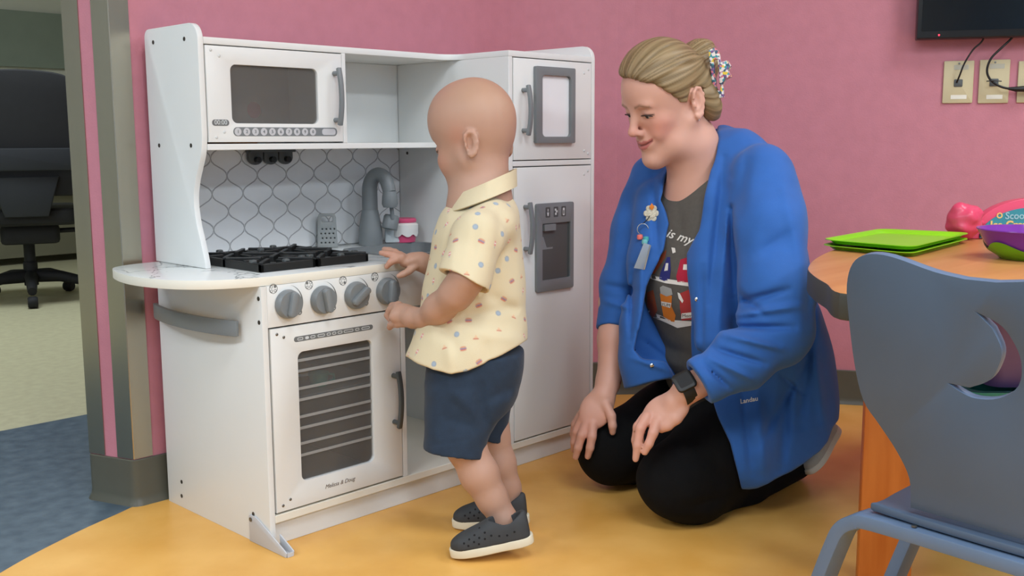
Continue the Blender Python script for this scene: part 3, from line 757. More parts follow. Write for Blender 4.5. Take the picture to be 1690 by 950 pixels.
def evald(prims, P):
    d = np.full(len(P), 10.0)
    for q in prims:
        if q.op == 'u': d = smin(d, q(P), q.k)
        elif q.op == 's': d = smax(d, -q(P), q.k)
        elif q.op == 'i': d = smax(d, q(P), q.k)
        elif q.op == 'd': d = d + q(P)
    return d
def chain(pts, op='u', k=0.01):
    """pts: list of (point, radius) -> round cones"""
    return [RC(a[0], b[0], a[1], b[1], op, k) for a, b in zip(pts[:-1], pts[1:])]
def fold_field(folds):
    """folds: (P, Q, width, amp): soft ridge (amp<0 raises the surface) along a segment"""
    F_ = [(np.array(a, float), np.array(b, float), w_, am) for a, b, w_, am in folds]
    def f(P):
        d = np.zeros(len(P)); bl = P.min(0); bh = P.max(0)
        for a, b, w_, am in F_:
            if (np.minimum(a, b) - 3 * w_ > bh).any() or (np.maximum(a, b) + 3 * w_ < bl).any(): continue
            ba = b - a; t = np.clip(dotv(P - a, ba) / (ba @ ba), 0, 1)
            q = P - a - t[:, None] * ba
            r2 = (q * q).sum(1) / (w_ * w_)
            m = r2 < 9
            d[m] += am * np.exp(-r2[m]) * np.sqrt(np.maximum(np.sin(PI * np.clip(t[m], 0.03, 0.97)), 0))
        return d
    return f
def pix(P):
    d = P - CAM; dep = d @ FWD
    return 845 + FPX * (d @ RIGHT) / dep, 475 - FPX * (d @ UP) / dep, dep
def crease_field(folds, dk=0.15):
    """like fold_field, but each crease is a soft sheet running in from the near side, so it always meets the cloth"""
    F_ = []
    for a, b, w_, am in folds:
        uv, vv, kk_ = pix(np.array([a, b], float)); k0 = kk_.mean()
        F_.append((uv[0], vv[0], uv[1], vv[1], w_ * FPX / k0, am, k0))
    def f(P):
        u, v, dep = pix(P); d = np.zeros(len(P)); u0, u1, v0, v1 = u.min(), u.max(), v.min(), v.max()
        for ua, va, ub, vb, w_, am, k0 in F_:
            if max(ua, ub) + 3 * w_ < u0 or min(ua, ub) - 3 * w_ > u1 or max(va, vb) + 3 * w_ < v0 or min(va, vb) - 3 * w_ > v1: continue
            bu, bv = ub - ua, vb - va; t = np.clip(((u - ua) * bu + (v - va) * bv) / (bu * bu + bv * bv), 0, 1)
            r2 = ((u - ua - t * bu) ** 2 + (v - va - t * bv) ** 2) / (w_ * w_); m = r2 < 9
            if m.any(): d[m] += am * np.exp(-r2[m]) * np.sin(PI * np.clip(t[m], 0.04, 0.96)) ** 0.5 * np.exp(-((dep[m] - k0) / dk) ** 4)
        return d
    return f
def wavy(amp, scale, seed=0):
    rg = np.random.RandomState(seed); K_ = rg.normal(size=(7, 3)) * scale; ph = rg.uniform(0, 6.28, 7)
    def f(P):
        d = np.zeros(len(P))
        for k_, p_ in zip(K_, ph): d += np.sin(P @ k_ + p_)
        return d * amp / 3.0
    return f
def mesh_sdf(prims, lo, hi, h, B=8):
    """sparse surface nets"""
    lo = np.array(lo, float); hi = np.array(hi, float)
    nb = np.ceil((hi - lo) / (h * B)).astype(int)
    g = np.stack(np.meshgrid(*[np.arange(n) for n in nb], indexing='ij'), -1).reshape(-1, 3)
    cen = lo + (g + 0.5) * h * B
    R_ = 0.5 * math.sqrt(3) * h * B
    d = evald(prims, cen)
    act = g[np.abs(d) < R_ * 1.6 + 0.006]
    # group active blocks into superblocks for primitive culling
    SB = 4
    key = (act // SB); kk = key[:, 0] * 1000003 + key[:, 1] * 1009 + key[:, 2]
    loc = np.stack(np.meshgrid(*[np.arange(B + 1)] * 3, indexing='ij'), -1).reshape(-1, 3)
    N = nb * B + 1
    allV = []; cellkeys = []; signs = []
    ci = np.stack(np.meshgrid(*[np.arange(B)] * 3, indexing='ij'), -1).reshape(-1, 3)
    S1 = (B + 1)
    def cidx(o): return ((ci[:, 0] + o[0]) * S1 + (ci[:, 1] + o[1])) * S1 + ci[:, 2] + o[2]
    corners = [(i, j, k_) for i in (0, 1) for j in (0, 1) for k_ in (0, 1)]
    CI = np.stack([cidx(o) for o in corners], 1)
    co = np.array(corners, float)
    edges = [(a, b) for a in range(8) for b in range(a + 1, 8) if abs(co[a] - co[b]).sum() == 1]
    Eq = []
    for u in np.unique(kk):
        blocks = act[kk == u]
        c0 = lo + (key[kk == u][0] + 0.5) * SB * h * B; R2 = 0.5 * math.sqrt(3) * h * B * SB
        dl = np.array([q(c0[None])[0] if q.op != 'd' else 0 for q in prims])
        du = min([x for x, q in zip(dl, prims) if q.op == 'u'] + [1e9])
        use = [q for x, q in zip(dl, prims) if q.op in ('d', 'i') or (q.op == 'u' and x < du + 2 * R2 + 0.06) or (q.op == 's' and x < R2 + 0.05)]
        gi = (blocks[:, None, :] * B + loc[None]).reshape(-1, 3)
        D = evald(use, lo + gi * h).reshape(len(blocks), -1)
        V = D[:, CI]                                    # blocks, cells, 8
        ins = V < 0; m = ins.any(2) & ~ins.all(2)
        bi, cj = np.nonzero(m)
        if len(bi) == 0: continue
        vv = V[bi, cj]; cell = blocks[bi] * B + ci[cj]
        acc = np.zeros((len(bi), 3)); cnt = np.zeros(len(bi))
        for a, b in edges:
            x, y = vv[:, a], vv[:, b]; cr = (x < 0) != (y < 0)
            t = np.where(cr, x / np.where(np.abs(x - y) < 1e-12, 1, x - y), 0)
            acc += np.where(cr[:, None], co[a] + (co[b] - co[a]) * t[:, None], 0); cnt += cr
        allV.append(lo + (cell + acc / cnt[:, None]) * h)
        cellkeys.append(cell)
        # crossing edges from corner 0 of each cell
        for ax_, cb in ((0, 4), (1, 2), (2, 1)):
            cr = (vv[:, 0] < 0) != (vv[:, cb] < 0)
            Eq.append(np.column_stack([cell[cr], np.full(cr.sum(), ax_), (vv[cr, 0] < 0).astype(int)]))
    V = np.concatenate(allV); cell = np.concatenate(cellkeys)
    def lin(c): return (c[:, 0] * (N[1] + 2) + c[:, 1]) * (N[2] + 2) + c[:, 2]
    lk = lin(cell.astype(np.int64)); order = np.argsort(lk); sk_ = lk[order]
    E = np.concatenate(Eq).astype(np.int64)
    quads = []
    for ax_ in range(3):
        e = E[E[:, 3] == ax_]
        if len(e) == 0: continue
        o1 = np.zeros(3, int); o2 = np.zeros(3, int); o1[(ax_ + 1) % 3] = 1; o2[(ax_ + 2) % 3] = 1
        c = e[:, :3]; ids = []; ok = np.ones(len(e), bool)
        for off in ((0, 0), (1, 0), (1, 1), (0, 1)):
            cc = c - off[0] * o1 - off[1] * o2
            q = lin(cc); i = np.clip(np.searchsorted(sk_, q), 0, len(sk_) - 1); ok &= sk_[i] == q; ids.append(order[i])
        Q = np.stack(ids, 1); fl_ = e[:, 4] == 0
        Q[fl_] = Q[fl_][:, ::-1]
        quads.append(Q[ok])
    return V, np.concatenate(quads)
def relax(V, Q, it=2, lam=0.5):
    n = len(V)
    for _ in range(it):
        acc = np.zeros((n, 3)); cnt = np.zeros(n)
        for a, b in ((0, 1), (1, 2), (2, 3), (3, 0)):
            for i in range(3):
                acc[:, i] += np.bincount(Q[:, a], V[Q[:, b], i], n) + np.bincount(Q[:, b], V[Q[:, a], i], n)
            cnt += np.bincount(Q[:, a], minlength=n) + np.bincount(Q[:, b], minlength=n)
        V = V + lam * (acc / np.maximum(cnt, 1)[:, None] - V)
    return V
def raw_obj(name, V, Q, m, parent=None, smooth=True):
    me = bpy.data.meshes.new(name)
    V = np.array(V, np.float32); Q = np.array(Q, np.int32)
    if parent is not None:
        base = parent; off = np.zeros(3)
        while base is not None: off += np.array(base.location); base = base.parent
        V = V - off.astype(np.float32)
    me.vertices.add(len(V)); me.vertices.foreach_set('co', V.ravel())
    k = Q.shape[1]
    me.loops.add(Q.size); me.loops.foreach_set('vertex_index', Q.ravel())
    me.polygons.add(len(Q)); me.polygons.foreach_set('loop_start', np.arange(0, Q.size, k, dtype=np.int32))
    me.update(calc_edges=True); me.validate()
    me.polygons.foreach_set('use_smooth', np.ones(len(me.polygons), bool))
    me.update()
    if m: me.materials.append(m)
    o = bpy.data.objects.new(name, me); link(o, parent)
    return o
def sdf_obj(name, prims, lo, hi, h, m, parent=None, it=2, color=None):
    V, Q = mesh_sdf(prims, lo, hi, h)
    V = relax(V, Q, it)
    o = raw_obj(name, V, Q, m, parent)
    if color is not None:
        c = color(V)
        ca = o.data.color_attributes.new('Col', 'FLOAT_COLOR', 'POINT')
        ca.data.foreach_set('color', np.column_stack([c, np.ones(len(c))]).astype(np.float32).ravel())
    o['_'] = 0; del o['_']
    return o, V, Q
def lin3(c): return np.array(srgb(c)[:3])
def blend(col, mask, rgb):
    mask = np.clip(mask, 0, 1)[:, None]; return col * (1 - mask) + lin3(rgb)[None] * mask
def bvh_of(V, Q): return BVHTree.FromPolygons([Vector(v) for v in V], [tuple(int(i) for i in q) for q in Q])
def strip(name, A, B, th, m, parent, closed=False, mid=None):
    """thin sheet between two point rows, given thickness"""
    A = [Vector(p) for p in A]; B = [Vector(p) for p in B]
    bm = bmesh.new(); rows = [A] + ([[Vector(p) for p in mid]] if mid is not None else []) + [B]
    vs_ = [[bm.verts.new(p) for p in r] for r in rows]
    n = len(A); fs = []
    for r in range(len(rows) - 1):
        for i in range(n if closed else n - 1):
            j = (i + 1) % n; fs.append(bm.faces.new((vs_[r][i], vs_[r][j], vs_[r + 1][j], vs_[r + 1][i])))
    bmesh.ops.recalc_face_normals(bm, faces=bm.faces)
    bmesh.ops.solidify(bm, geom=fs, thickness=th)
    return finish(name, bm, m, parent, True, 1.0)
def drop(poly, C0, u, v, n, bvh, th=0.0008, back=0.3):
    """lay a 2D polygon (in metres) on a surface: cast along -n from the plane at C0"""
    out = []
    n = Vector(n).normalized()
    for a, b in poly:
        p = Vector(C0) + Vector(u) * a + Vector(v) * b + n * 0.06
        h = bvh.ray_cast(p, -n, back)
        if h[0] is None: return None
        out.append(h[0] + n * th)
    return out
# ================================================================ TODDLER
mSkinT = mat('toddler_skin', (222, 172, 142), 0.5, var=0.03, vscale=30, sss=0.12, attr='Col')
mShirt = mat('cream_print_shirt', (238, 222, 182), 0.8, attr='Col', bump=0.25, bscale=900, sheen=0.1)
mShort = mat('navy_shorts', (28, 44, 62), 0.85, var=0.12, vscale=60, bump=0.3, bscale=700, sheen=0.1)
TK = 2.17
tod = thing('person', 'bald toddler in a cream patterned shirt standing at the play kitchen reaching for the stove', 'person', loc=tuple(on_z(800, 905, 0.0)))
PXT = TK / FPX
fT = nrm(-RH * math.cos(0.5) + WH * math.sin(0.5)); sT = nrm(-WH * math.cos(0.5) - RH * math.sin(0.5))
# ---- head frame: turned a little away, looking down
pit = math.radians(14)
hf = fT * math.cos(pit) - ZU * math.sin(pit); hu = ZU * math.cos(pit) + fT * math.sin(pit); hs = sT
HO = W(780, 202, TK)
HAX = np.stack([hf, hu, hs])
def HL(f, u, s): return HO + hf * f + hu * u + hs * s
def HB(lst):                                  # mirrored pair
    return lst
prT = []
prT.append(EL(HL(-0.002, 0.002, 0), (0.0935, 0.0900, 0.0815), HAX, k=0.0))
prT.append(EL(HL(0.026, 0.012, 0), (0.0660, 0.0700, 0.0690), HAX, k=0.02))          # frontal bulge
prT.append(EL(HL(0.036, -0.062, 0), (0.0470, 0.0500, 0.0560), HAX, k=0.03))          # mid face
for sg in (1, -1):
    prT.append(EL(HL(0.053, -0.071, 0.028 * sg), (0.0270, 0.0270, 0.0270), HAX, k=0.02))   # cheeks
    prT.append(EL(HL(0.081, -0.039, 0.030 * sg), (0.012, 0.010, 0.017), HAX, 's', 0.018))  # eye hollows
    prT.append(EL(HL(0.071, -0.040, 0.029 * sg), (0.0125, 0.0120, 0.0135), HAX, k=0.005))  # eye balls under the lids
prT.append(RC(HL(0.084, -0.046, 0), HL(0.094, -0.062, 0), 0.007, 0.0085, k=0.012))   # nose
prT.append(EL(HL(0.070, -0.088, 0), (0.017, 0.011, 0.020), HAX, k=0.012))            # lips
prT.append(EL(HL(0.055, -0.110, 0), (0.020, 0.016, 0.022), HAX, k=0.02))             # chin
prT += chain([(HL(0.048, -0.105, 0.02), 0.020), (HL(0.0, -0.080, 0.050), 0.022)], k=0.03) + chain([(HL(0.048, -0.105, -0.02), 0.020), (HL(0.0, -0.080, -0.050), 0.022)], k=0.03)
prT.append(RBOX(HL(0.088, -0.0885, 0), (0.014, 0.0012, 0.014), HAX, 0.001, 's', 0.004))
# neck and hidden trunk
prT += chain([(W(797, 232, TK), 0.054), (W(797, 296, TK), 0.047), (W(792, 345, TK), 0.060)], k=0.03)
prT += chain([(W(792, 345, TK), 0.062), (W(786, 430, TK), 0.075), (W(778, 560, TK), 0.080)], k=0.04)
# ears
for sg in (1, -1):
    q = HL(-0.027, -0.053, 0.0715 * sg); eo = hs * sg
    tilt = nrm(eo * 0.92 - hf * 0.38); e_u = nrm(hu * 0.97 - hf * 0.1); e_f = np.cross(e_u, tilt)
    if e_f @ hf < 0: e_f = -e_f
    EA = np.stack([e_f, e_u, tilt])
    def EP(a, b, c=0.0): return q + e_f * a * 0.86 + e_u * b * 0.86 + tilt * c
    prT.append(EL(EP(0, 0.002, 0.001), (0.015, 0.027, 0.0065), EA, k=0.006))
    prT.append(EL(EP(0.003, 0.005, 0.0085), (0.0095, 0.016, 0.0085), EA, 's', 0.003))
    rim = [(0.013, 0.010), (0.012, 0.021), (0.003, 0.029), (-0.008, 0.027), (-0.0145, 0.016), (-0.0155, 0.002), (-0.0125, -0.012), (-0.006, -0.022), (0.002, -0.027), (0.007, -0.023)]
    prT += chain([(EP(a, b, 0.0055), 0.0036 if i < 7 else 0.0048) for i, (a, b) in enumerate(rim)], k=0.004)
    prT += chain([(EP(-0.008, 0.012, 0.005), 0.0026), (EP(-0.0085, 0.0, 0.005), 0.0028), (EP(-0.002, -0.010, 0.004), 0.0028)], k=0.003)
    prT.append(EL(EP(0.011, -0.003, 0.005), (0.0045, 0.006, 0.0045), EA, k=0.003))
    prT.append(EL(EP(0.004, -0.003, 0.004), (0.0055, 0.0075, 0.006), EA, 's', 0.003))
# ---- left (near) arm and loose fist
Lsh = W(800, 375, 2.065); Lel = W(772, 457, 2.025); Lwr = W(700, 524, 2.125)
prT += chain([(Lsh, 0.034), (Lel, 0.0290)], k=0.03) + chain([(Lel, 0.0290), (W(752, 485, 2.045), 0.0275), (W(724, 508, 2.085), 0.0245), (Lwr, 0.0200)], k=0.03)
prT += chain([(Lwr, 0.0195), (W(682, 524, 2.15), 0.0205), (W(664, 517, 2.18), 0.0215)], k=0.012)
prT.append(EL(W(668, 520, 2.178), (0.024, 0.020, 0.022), np.stack([nrm(W(650, 515, 2.235) - W(690, 524, 2.2)), ZU, WH]), k=0.010))
for pts in (((656, 507, 2.185), (645, 511, 2.206), (640, 520, 2.215), (644, 527, 2.213)),          # index curls down
            ((658, 504, 2.203), (648, 505, 2.225), (642, 514, 2.235), (646, 522, 2.233)),
            ((662, 506, 2.221), (652, 508, 2.239), (647, 516, 2.247), (651, 523, 2.244)),
            ((668, 512, 2.231), (659, 514, 2.247), (655, 521, 2.251), (658, 526, 2.247)),
            ((672, 532, 2.163), (656, 534, 2.175), (646, 535, 2.189), (643, 540, 2.199))):         # thumb below
    prT += chain([(W(*pts[0]), 0.0100), (W(*pts[1]), 0.0085), (W(*pts[2]), 0.0078), (W(*pts[3]), 0.0068)], k=0.0035)
# ---- right (far) arm with spread fingers on the counter edge
Rsh = W(795, 372, 2.265); Rel = W(738, 452, 2.30); Rwr = W(696, 432, 2.268)
prT += chain([(Rsh, 0.034), (Rel, 0.0285), (Rwr, 0.0200)], k=0.015)
prT += chain([(Rwr, 0.0190), (W(680, 430, 2.262), 0.0180)], k=0.01)
prT.append(EL(W(677, 430, 2.262), (0.021, 0.0115, 0.024), np.stack([nrm(W(660, 424, 2.262) - W(696, 434, 2.262)), nrm(ZU - RH * 0.2), WH]), k=0.01))
for pts in (((664, 424, 2.245), (650, 421, 2.243), (639, 419, 2.246), (629, 417, 2.252)),
            ((664, 424, 2.262), (652, 416, 2.272), (643, 413, 2.282), (634, 411, 2.292)),
            ((668, 430, 2.250), (655, 428, 2.240), (645, 432, 2.238), (638, 440, 2.242)),
            ((670, 425, 2.284), (660, 420, 2.296), (652, 419, 2.304), (645, 420, 2.310)),
            ((684, 440, 2.250), (675, 447, 2.244), (666, 452, 2.240), (658, 455, 2.238))):
    prT += chain([(W(*pts[0]), 0.0085), (W(*pts[1]), 0.0076), (W(*pts[2]), 0.0070), (W(*pts[3]), 0.0060)], k=0.004)
# ---- legs
prT += chain([(W(768, 640, 2.13), 0.052), (W(768, 735, 2.10), 0.0375), (W(791, 782, 2.105), 0.0365), (W(812, 822, 2.108), 0.0290), (W(832, 858, 2.110), 0.0245), (W(838, 880, 2.110), 0.0240)], k=0.02)
prT += chain([(W(800, 640, 2.235), 0.050), (W(810, 715, 2.225), 0.0370), (W(822, 765, 2.232), 0.0355), (W(836, 805, 2.236), 0.0280), (W(845, 838, 2.238), 0.0235), (W(848, 856, 2.238), 0.0230)], k=0.02)
def colT(V):
    c = np.repeat(lin3((186, 146, 125))[None], len(V), 0)
    q = (V - HO) @ HAX.T
    for sg in (1, -1):
        c = blend(c, 0.35 * np.exp(-((q[:, 0] - 0.062) ** 2 + (q[:, 1] + 0.068) ** 2 + (q[:, 2] - 0.045 * sg) ** 2) / 0.0006), (214, 138, 116))
        c = blend(c, 0.28 * np.exp(-((q[:, 0]) ** 2 + (q[:, 1] + 0.03) ** 2 + (q[:, 2] - 0.083 * sg) ** 2) / 0.0007), (212, 134, 110))
        c = blend(c, (np.abs(q[:, 1] + 0.043) < 0.0022) * (np.abs(q[:, 2] - 0.03 * sg) < 0.014) * (q[:, 0] > 0.06) * 1.0, (92, 62, 46))
    c = blend(c, np.exp(-(((q[:, 0] - 0.088) / 0.01) ** 2 + ((q[:, 1] + 0.088) / 0.008) ** 2 + (q[:, 2] / 0.017) ** 2)), (208, 112, 104))
    # short fair stubble over the back of the skull
    st = np.clip((q[:, 1] + 0.01 - 0.25 * q[:, 0]) / 0.05, 0, 1) * np.clip((0.02 - q[:, 0]) / 0.06, 0, 1)
    c = blend(c, 0.22 * st, (176, 142, 104))
    for hp in (W(648, 525, 2.24), W(640, 425, 2.25)):
        c = blend(c, 0.35 * np.exp(-((V - hp) ** 2).sum(1) / 0.0009), (210, 138, 116))
    return c
lo = np.array([-0.02, -0.62, -0.0]); hi = np.array([0.78, 0.12, 0.99])
bodyT, VT, QT = sdf_obj('body', prT, lo, hi, 0.0028, mSkinT, tod, 2, colT)
# ---- shirt
def row(xl, xr, y, k, rb):
    return (W((xl + xr) / 2, y, k), (xr - xl) / 2 * k / FPX, rb)
rows = [row(752, 846, 326, TK, 0.048), row(734, 855, 344, TK, 0.078), row(719, 858, 374, TK, 0.096), row(709, 862, 420, TK, 0.096), row(699, 866, 470, TK, 0.094),
        row(690, 868, 520, TK, 0.097), row(681, 871, 556, TK, 0.113), row(668, 872, 592, TK, 0.118), row(664, 872, 640, TK, 0.120)]
# sleeve hem: cut only the near sleeve volume
d_s = nrm(W(756, 468, 2.055) - W(790, 385, 2.075))
hem_c = W(764, 463, 2.03)
cut_n = nrm(d_s * 0.9 - RH * 0.12)
fld = [(a_, b_, w_, am_) for a_, b_, w_, am_ in [(W(742, 330, 2.1), W(712, 560, 2.12), 0.010, -0.003), (W(800, 480, 2.06), W(858, 520, 2.10), 0.014, 0.006), (W(770, 520, 2.05), W(862, 505, 2.10), 0.012, 0.005),
       (W(760, 545, 2.05), W(855, 560, 2.12), 0.014, -0.005), (W(825, 350, 2.06), W(815, 470, 2.06), 0.010, 0.004), (W(752, 372, 2.04), W(742, 450, 2.03), 0.012, -0.003),
       (W(700, 500, 2.1), W(760, 585, 2.05), 0.014, 0.005), (W(790, 360, 2.03), W(775, 450, 2.0), 0.010, 0.003), (W(845, 330, 2.12), W(868, 540, 2.12), 0.012, -0.003),
       (W(740, 560, 2.05), W(742, 612, 2.05), 0.010, -0.004), (W(800, 560, 2.05), W(806, 600, 2.05), 0.012, 0.004)]]
def hem_f(P):
    # lower hem: a wavy sloping cut, higher at the back
    d = P - CAM; dep = d @ FWD; u = 845 + FPX * (d @ RIGHT) / dep; v = 475 - FPX * (d @ UP) / dep
    hv = np.interp(u, [640, 672, 690, 715, 745, 770, 800, 830, 860, 880], [580, 588, 600, 611, 617, 613, 600, 584, 566, 556])
    far = np.clip((dep - TK) / 0.1, 0, 1)
    return (v - hv - far * -14) * dep / FPX
# near sleeve is its own tube so that its hem stays clear of the trunk
slv = chain([(W(814, 356, 2.112), 0.034), (W(790, 390, 2.062), 0.0500), (W(762, 480, 2.025), 0.0550)], k=0.02) + [PLANE(hem_c, cut_n, 'i', 0.002)]
slv_in = chain([(W(771, 442, 2.036), 0.036), (W(760, 486, 2.022), 0.0500)], 's', 0.004)
tor = [LOFT(rows, ZU, RH, WH, pw=2.05, k=0.0)] + chain([(W(792, 345, 2.250), 0.044), (W(770, 392, 2.280), 0.050), (W(745, 440, 2.300), 0.050)], k=0.03) + \
      [EL(W(815, 368, 2.105), (0.044, 0.044, 0.040), k=0.03)] + [FN(hem_f, 'i', 0.003)]
class GROUP:
    def __init__(s, prims, op='u', k=0.012): s.p = prims; s.op = op; s.k = k
    def __call__(s, P): return evald(s.p, P)
inner = LOFT([(r[0], r[1] - 0.016, r[2] - 0.016) for r in rows[6:]], ZU, RH, WH, 's', 0.004, 2.3)
shirt_pr = [GROUP(tor, 'u', 0.0), GROUP(slv + slv_in, 'u', 0.016), FN(crease_field(fld), 'd'), FN(wavy(0.0010, 45, 3), 'd'), inner]
def plain(rgb):
    return lambda V: np.repeat(lin3(rgb)[None], len(V), 0)
Vs, Qs = mesh_sdf(shirt_pr, [-0.02, -0.6, 0.34], [0.78, 0.12, 0.84], 0.0021)
Vs = relax(Vs, Qs, 2)
# printed motifs: snacks and faces scattered over the cloth, drawn in the tangent plane of each spot
nv = np.zeros_like(Vs)
fn = np.cross(Vs[Qs[:, 2]] - Vs[Qs[:, 0]], Vs[Qs[:, 3]] - Vs[Qs[:, 1]])
for i in range(4):
    for j in range(3): nv[:, j] += np.bincount(Qs[:, i], fn[:, j], len(Vs))
nv /= np.linalg.norm(nv, axis=1)[:, None] + 1e-12
colS = np.repeat(lin3((216, 201, 166))[None], len(Vs), 0)
rg = np.random.RandomState(11); cand = rg.permutation(len(Vs)); cents = []
for i in cand[:6000]:
    p = Vs[i]
    if all(((p - c[0]) ** 2).sum() > 0.031 ** 2 for c in cents): cents.append((p, nv[i]))
for j, (p, n_) in enumerate(cents):
    d2 = ((Vs - p) ** 2).sum(1); idx = np.nonzero((d2 < 0.011 ** 2) & (nv @ n_ > 0.3))[0]
    if len(idx) == 0: continue
    t1 = nrm(np.cross(ZU, n_) if abs(n_[2]) < 0.9 else np.cross(RH, n_)); t2 = np.cross(n_, t1)
    an = rg.uniform(-0.6, 0.6); t1, t2 = t1 * math.cos(an) + t2 * math.sin(an), t2 * math.cos(an) - t1 * math.sin(an)
    x = (Vs[idx] - p) @ t1 * 1000; y = (Vs[idx] - p) @ t2 * 1000
    kind = j % 4; C_ = colS[idx]
    edge = lambda d_: np.clip(0.5 - d_ / 1.8, 0, 1)
    if kind == 0:      # burger
        C_ = blend(C_, edge(np.maximum(np.abs(x) - 6.5, np.maximum(y - 5, -y - 4.5))) * edge(np.sqrt(x * x * .8 + y * y * 1.3) - 6.6), (206, 150, 120))
        C_ = blend(C_, edge(np.abs(x) - 6.8) * edge(np.abs(y - 0.2) - 0.9), (92, 128, 168)); C_ = blend(C_, edge(np.abs(x) - 6.2) * edge(np.abs(y + 1.9) - 0.7), (196, 84, 84))
    elif kind == 1:    # blue round face
        C_ = blend(C_, 0.9 * edge(np.sqrt(x * x + y * y) - 5.4), (150, 168, 186)); C_ = blend(C_, edge(np.abs(np.sqrt(x * x + y * y) - 5.0) - 0.5) * .6, (104, 124, 150))
    elif kind == 2:    # pizza wedge outline
        C_ = blend(C_, 0.85 * edge(np.maximum(np.abs(x) * 1.5 + y * 0.9 - 3.2, -y - 6)), (222, 178, 140)); C_ = blend(C_, edge(np.abs(y + 4.6) - 1.0) * edge(np.abs(x) - 5.5), (190, 110, 96))
    else:              # lolly
        C_ = blend(C_, edge(np.abs(x) - 2.6) * edge(np.abs(y - 2.0) - 4.6), (216, 130, 130)); C_ = blend(C_, edge(np.abs(x) - 2.6) * edge(np.abs(y - 2.4) - 1.0), (240, 240, 236)); C_ = blend(C_, edge(np.abs(x) - 0.6) * edge(np.abs(y + 5) - 2.2), (120, 150, 180))
    colS[idx] = C_
shirt = raw_obj('shirt', Vs, Qs, mShirt, tod)
ca = shirt.data.color_attributes.new('Col', 'FLOAT_COLOR', 'POINT')
ca.data.foreach_set('color', np.column_stack([colS, np.ones(len(Vs))]).astype(np.float32).ravel())
shirt['label'] = 'cream short-sleeved shirt printed with small burgers and faces'
# collar
def ell_ring(C_, d1, a, d2, b, t0, t1, n):
    return [C_ + d1 * a * math.cos(t) + d2 * b * math.sin(t) for t in np.linspace(t0, t1, n)]
dA = nrm(W(851, 279, TK) - W(746, 324, TK))
top_r = ell_ring(W(799, 301, TK), dA, 0.070, WH, 0.064, PI + 0.3, 3 * PI - 0.3, 40)
mid_r = [p + ZU * 0.002 for p in ell_ring(W(799, 302, TK), dA, 0.0745, WH, 0.072, PI + 0.3, 3 * PI - 0.3, 40)]
bot_r = ell_ring(W(796, 328, TK), nrm(W(857, 306, TK) - W(738, 350, TK)), 0.0780, WH, 0.092, PI + 0.36, 3 * PI - 0.36, 40)
mShirtC = mat('cream_collar', (216, 201, 166), 0.8, var=0.015, vscale=40, bump=0.25, bscale=900)
strip('collar', top_r, bot_r, 0.003, mShirtC, shirt, mid=mid_r)
# ---- shorts
hips = LOFT([row(706, 866, 575, TK, 0.105), row(703, 864, 610, TK, 0.108), row(703, 858, 640, TK, 0.106), row(706, 846, 672, TK, 0.098)], ZU, RH, WH, pw=2.3, k=0.0)
shr = [hips]
shr += [GROUP([LOFT([row(706, 846, 640, 2.125, 0.060), row(702, 824, 690, 2.115, 0.060), row(700, 806, 725, 2.108, 0.062), row(697, 799, 765, 2.104, 0.063)], ZU, RH, WH, pw=2.2, k=0.0),
               PLANE(W(748, 745, 2.10), nrm(np.array([0, 0, -1.0]) - RH * 0.14 - WH * 0.05), 'i', 0.002),
               RC(W(756, 728, 2.104), W(748, 768, 2.10), 0.044, 0.0550, 's', 0.004)], 'u', 0.02)]
shr += [GROUP([LOFT([row(740, 852, 640, 2.225, 0.056), row(752, 840, 690, 2.228, 0.056), row(754, 834, 740, 2.230, 0.058)], ZU, RH, WH, pw=2.2, k=0.0),
               PLANE(W(812, 720, 2.23), nrm(np.array([0, 0, -1.0]) - RH * 0.30), 'i', 0.002),
               RC(W(806, 705, 2.228), W(796, 742, 2.23), 0.038, 0.048, 's', 0.004)], 'u', 0.02)]
fs_ = [(W(790, 620, 2.05), W(800, 710, 2.04), 0.012, 0.008), (W(745, 640, 2.05), W(790, 690, 2.04), 0.012, -0.005), (W(720, 620, 2.07), W(712, 740, 2.06), 0.014, -0.003), (W(800, 660, 2.1), W(850, 640, 2.12), 0.012, 0.006), (W(735, 690, 2.05), W(785, 705, 2.05), 0.010, 0.004),
       (W(700, 736, 2.05), W(795, 722, 2.04), 0.003, 0.0012)]
shr += [FN(crease_field(fs_), 'd'), FN(wavy(0.0012, 40, 5), 'd')]
sh_o, _, _ = sdf_obj('shorts', shr, [-0.02, -0.62, 0.15], [0.78, 0.12, 0.50], 0.003, mShort, tod, 2)
sh_o['label'] = 'navy knee-length shorts'
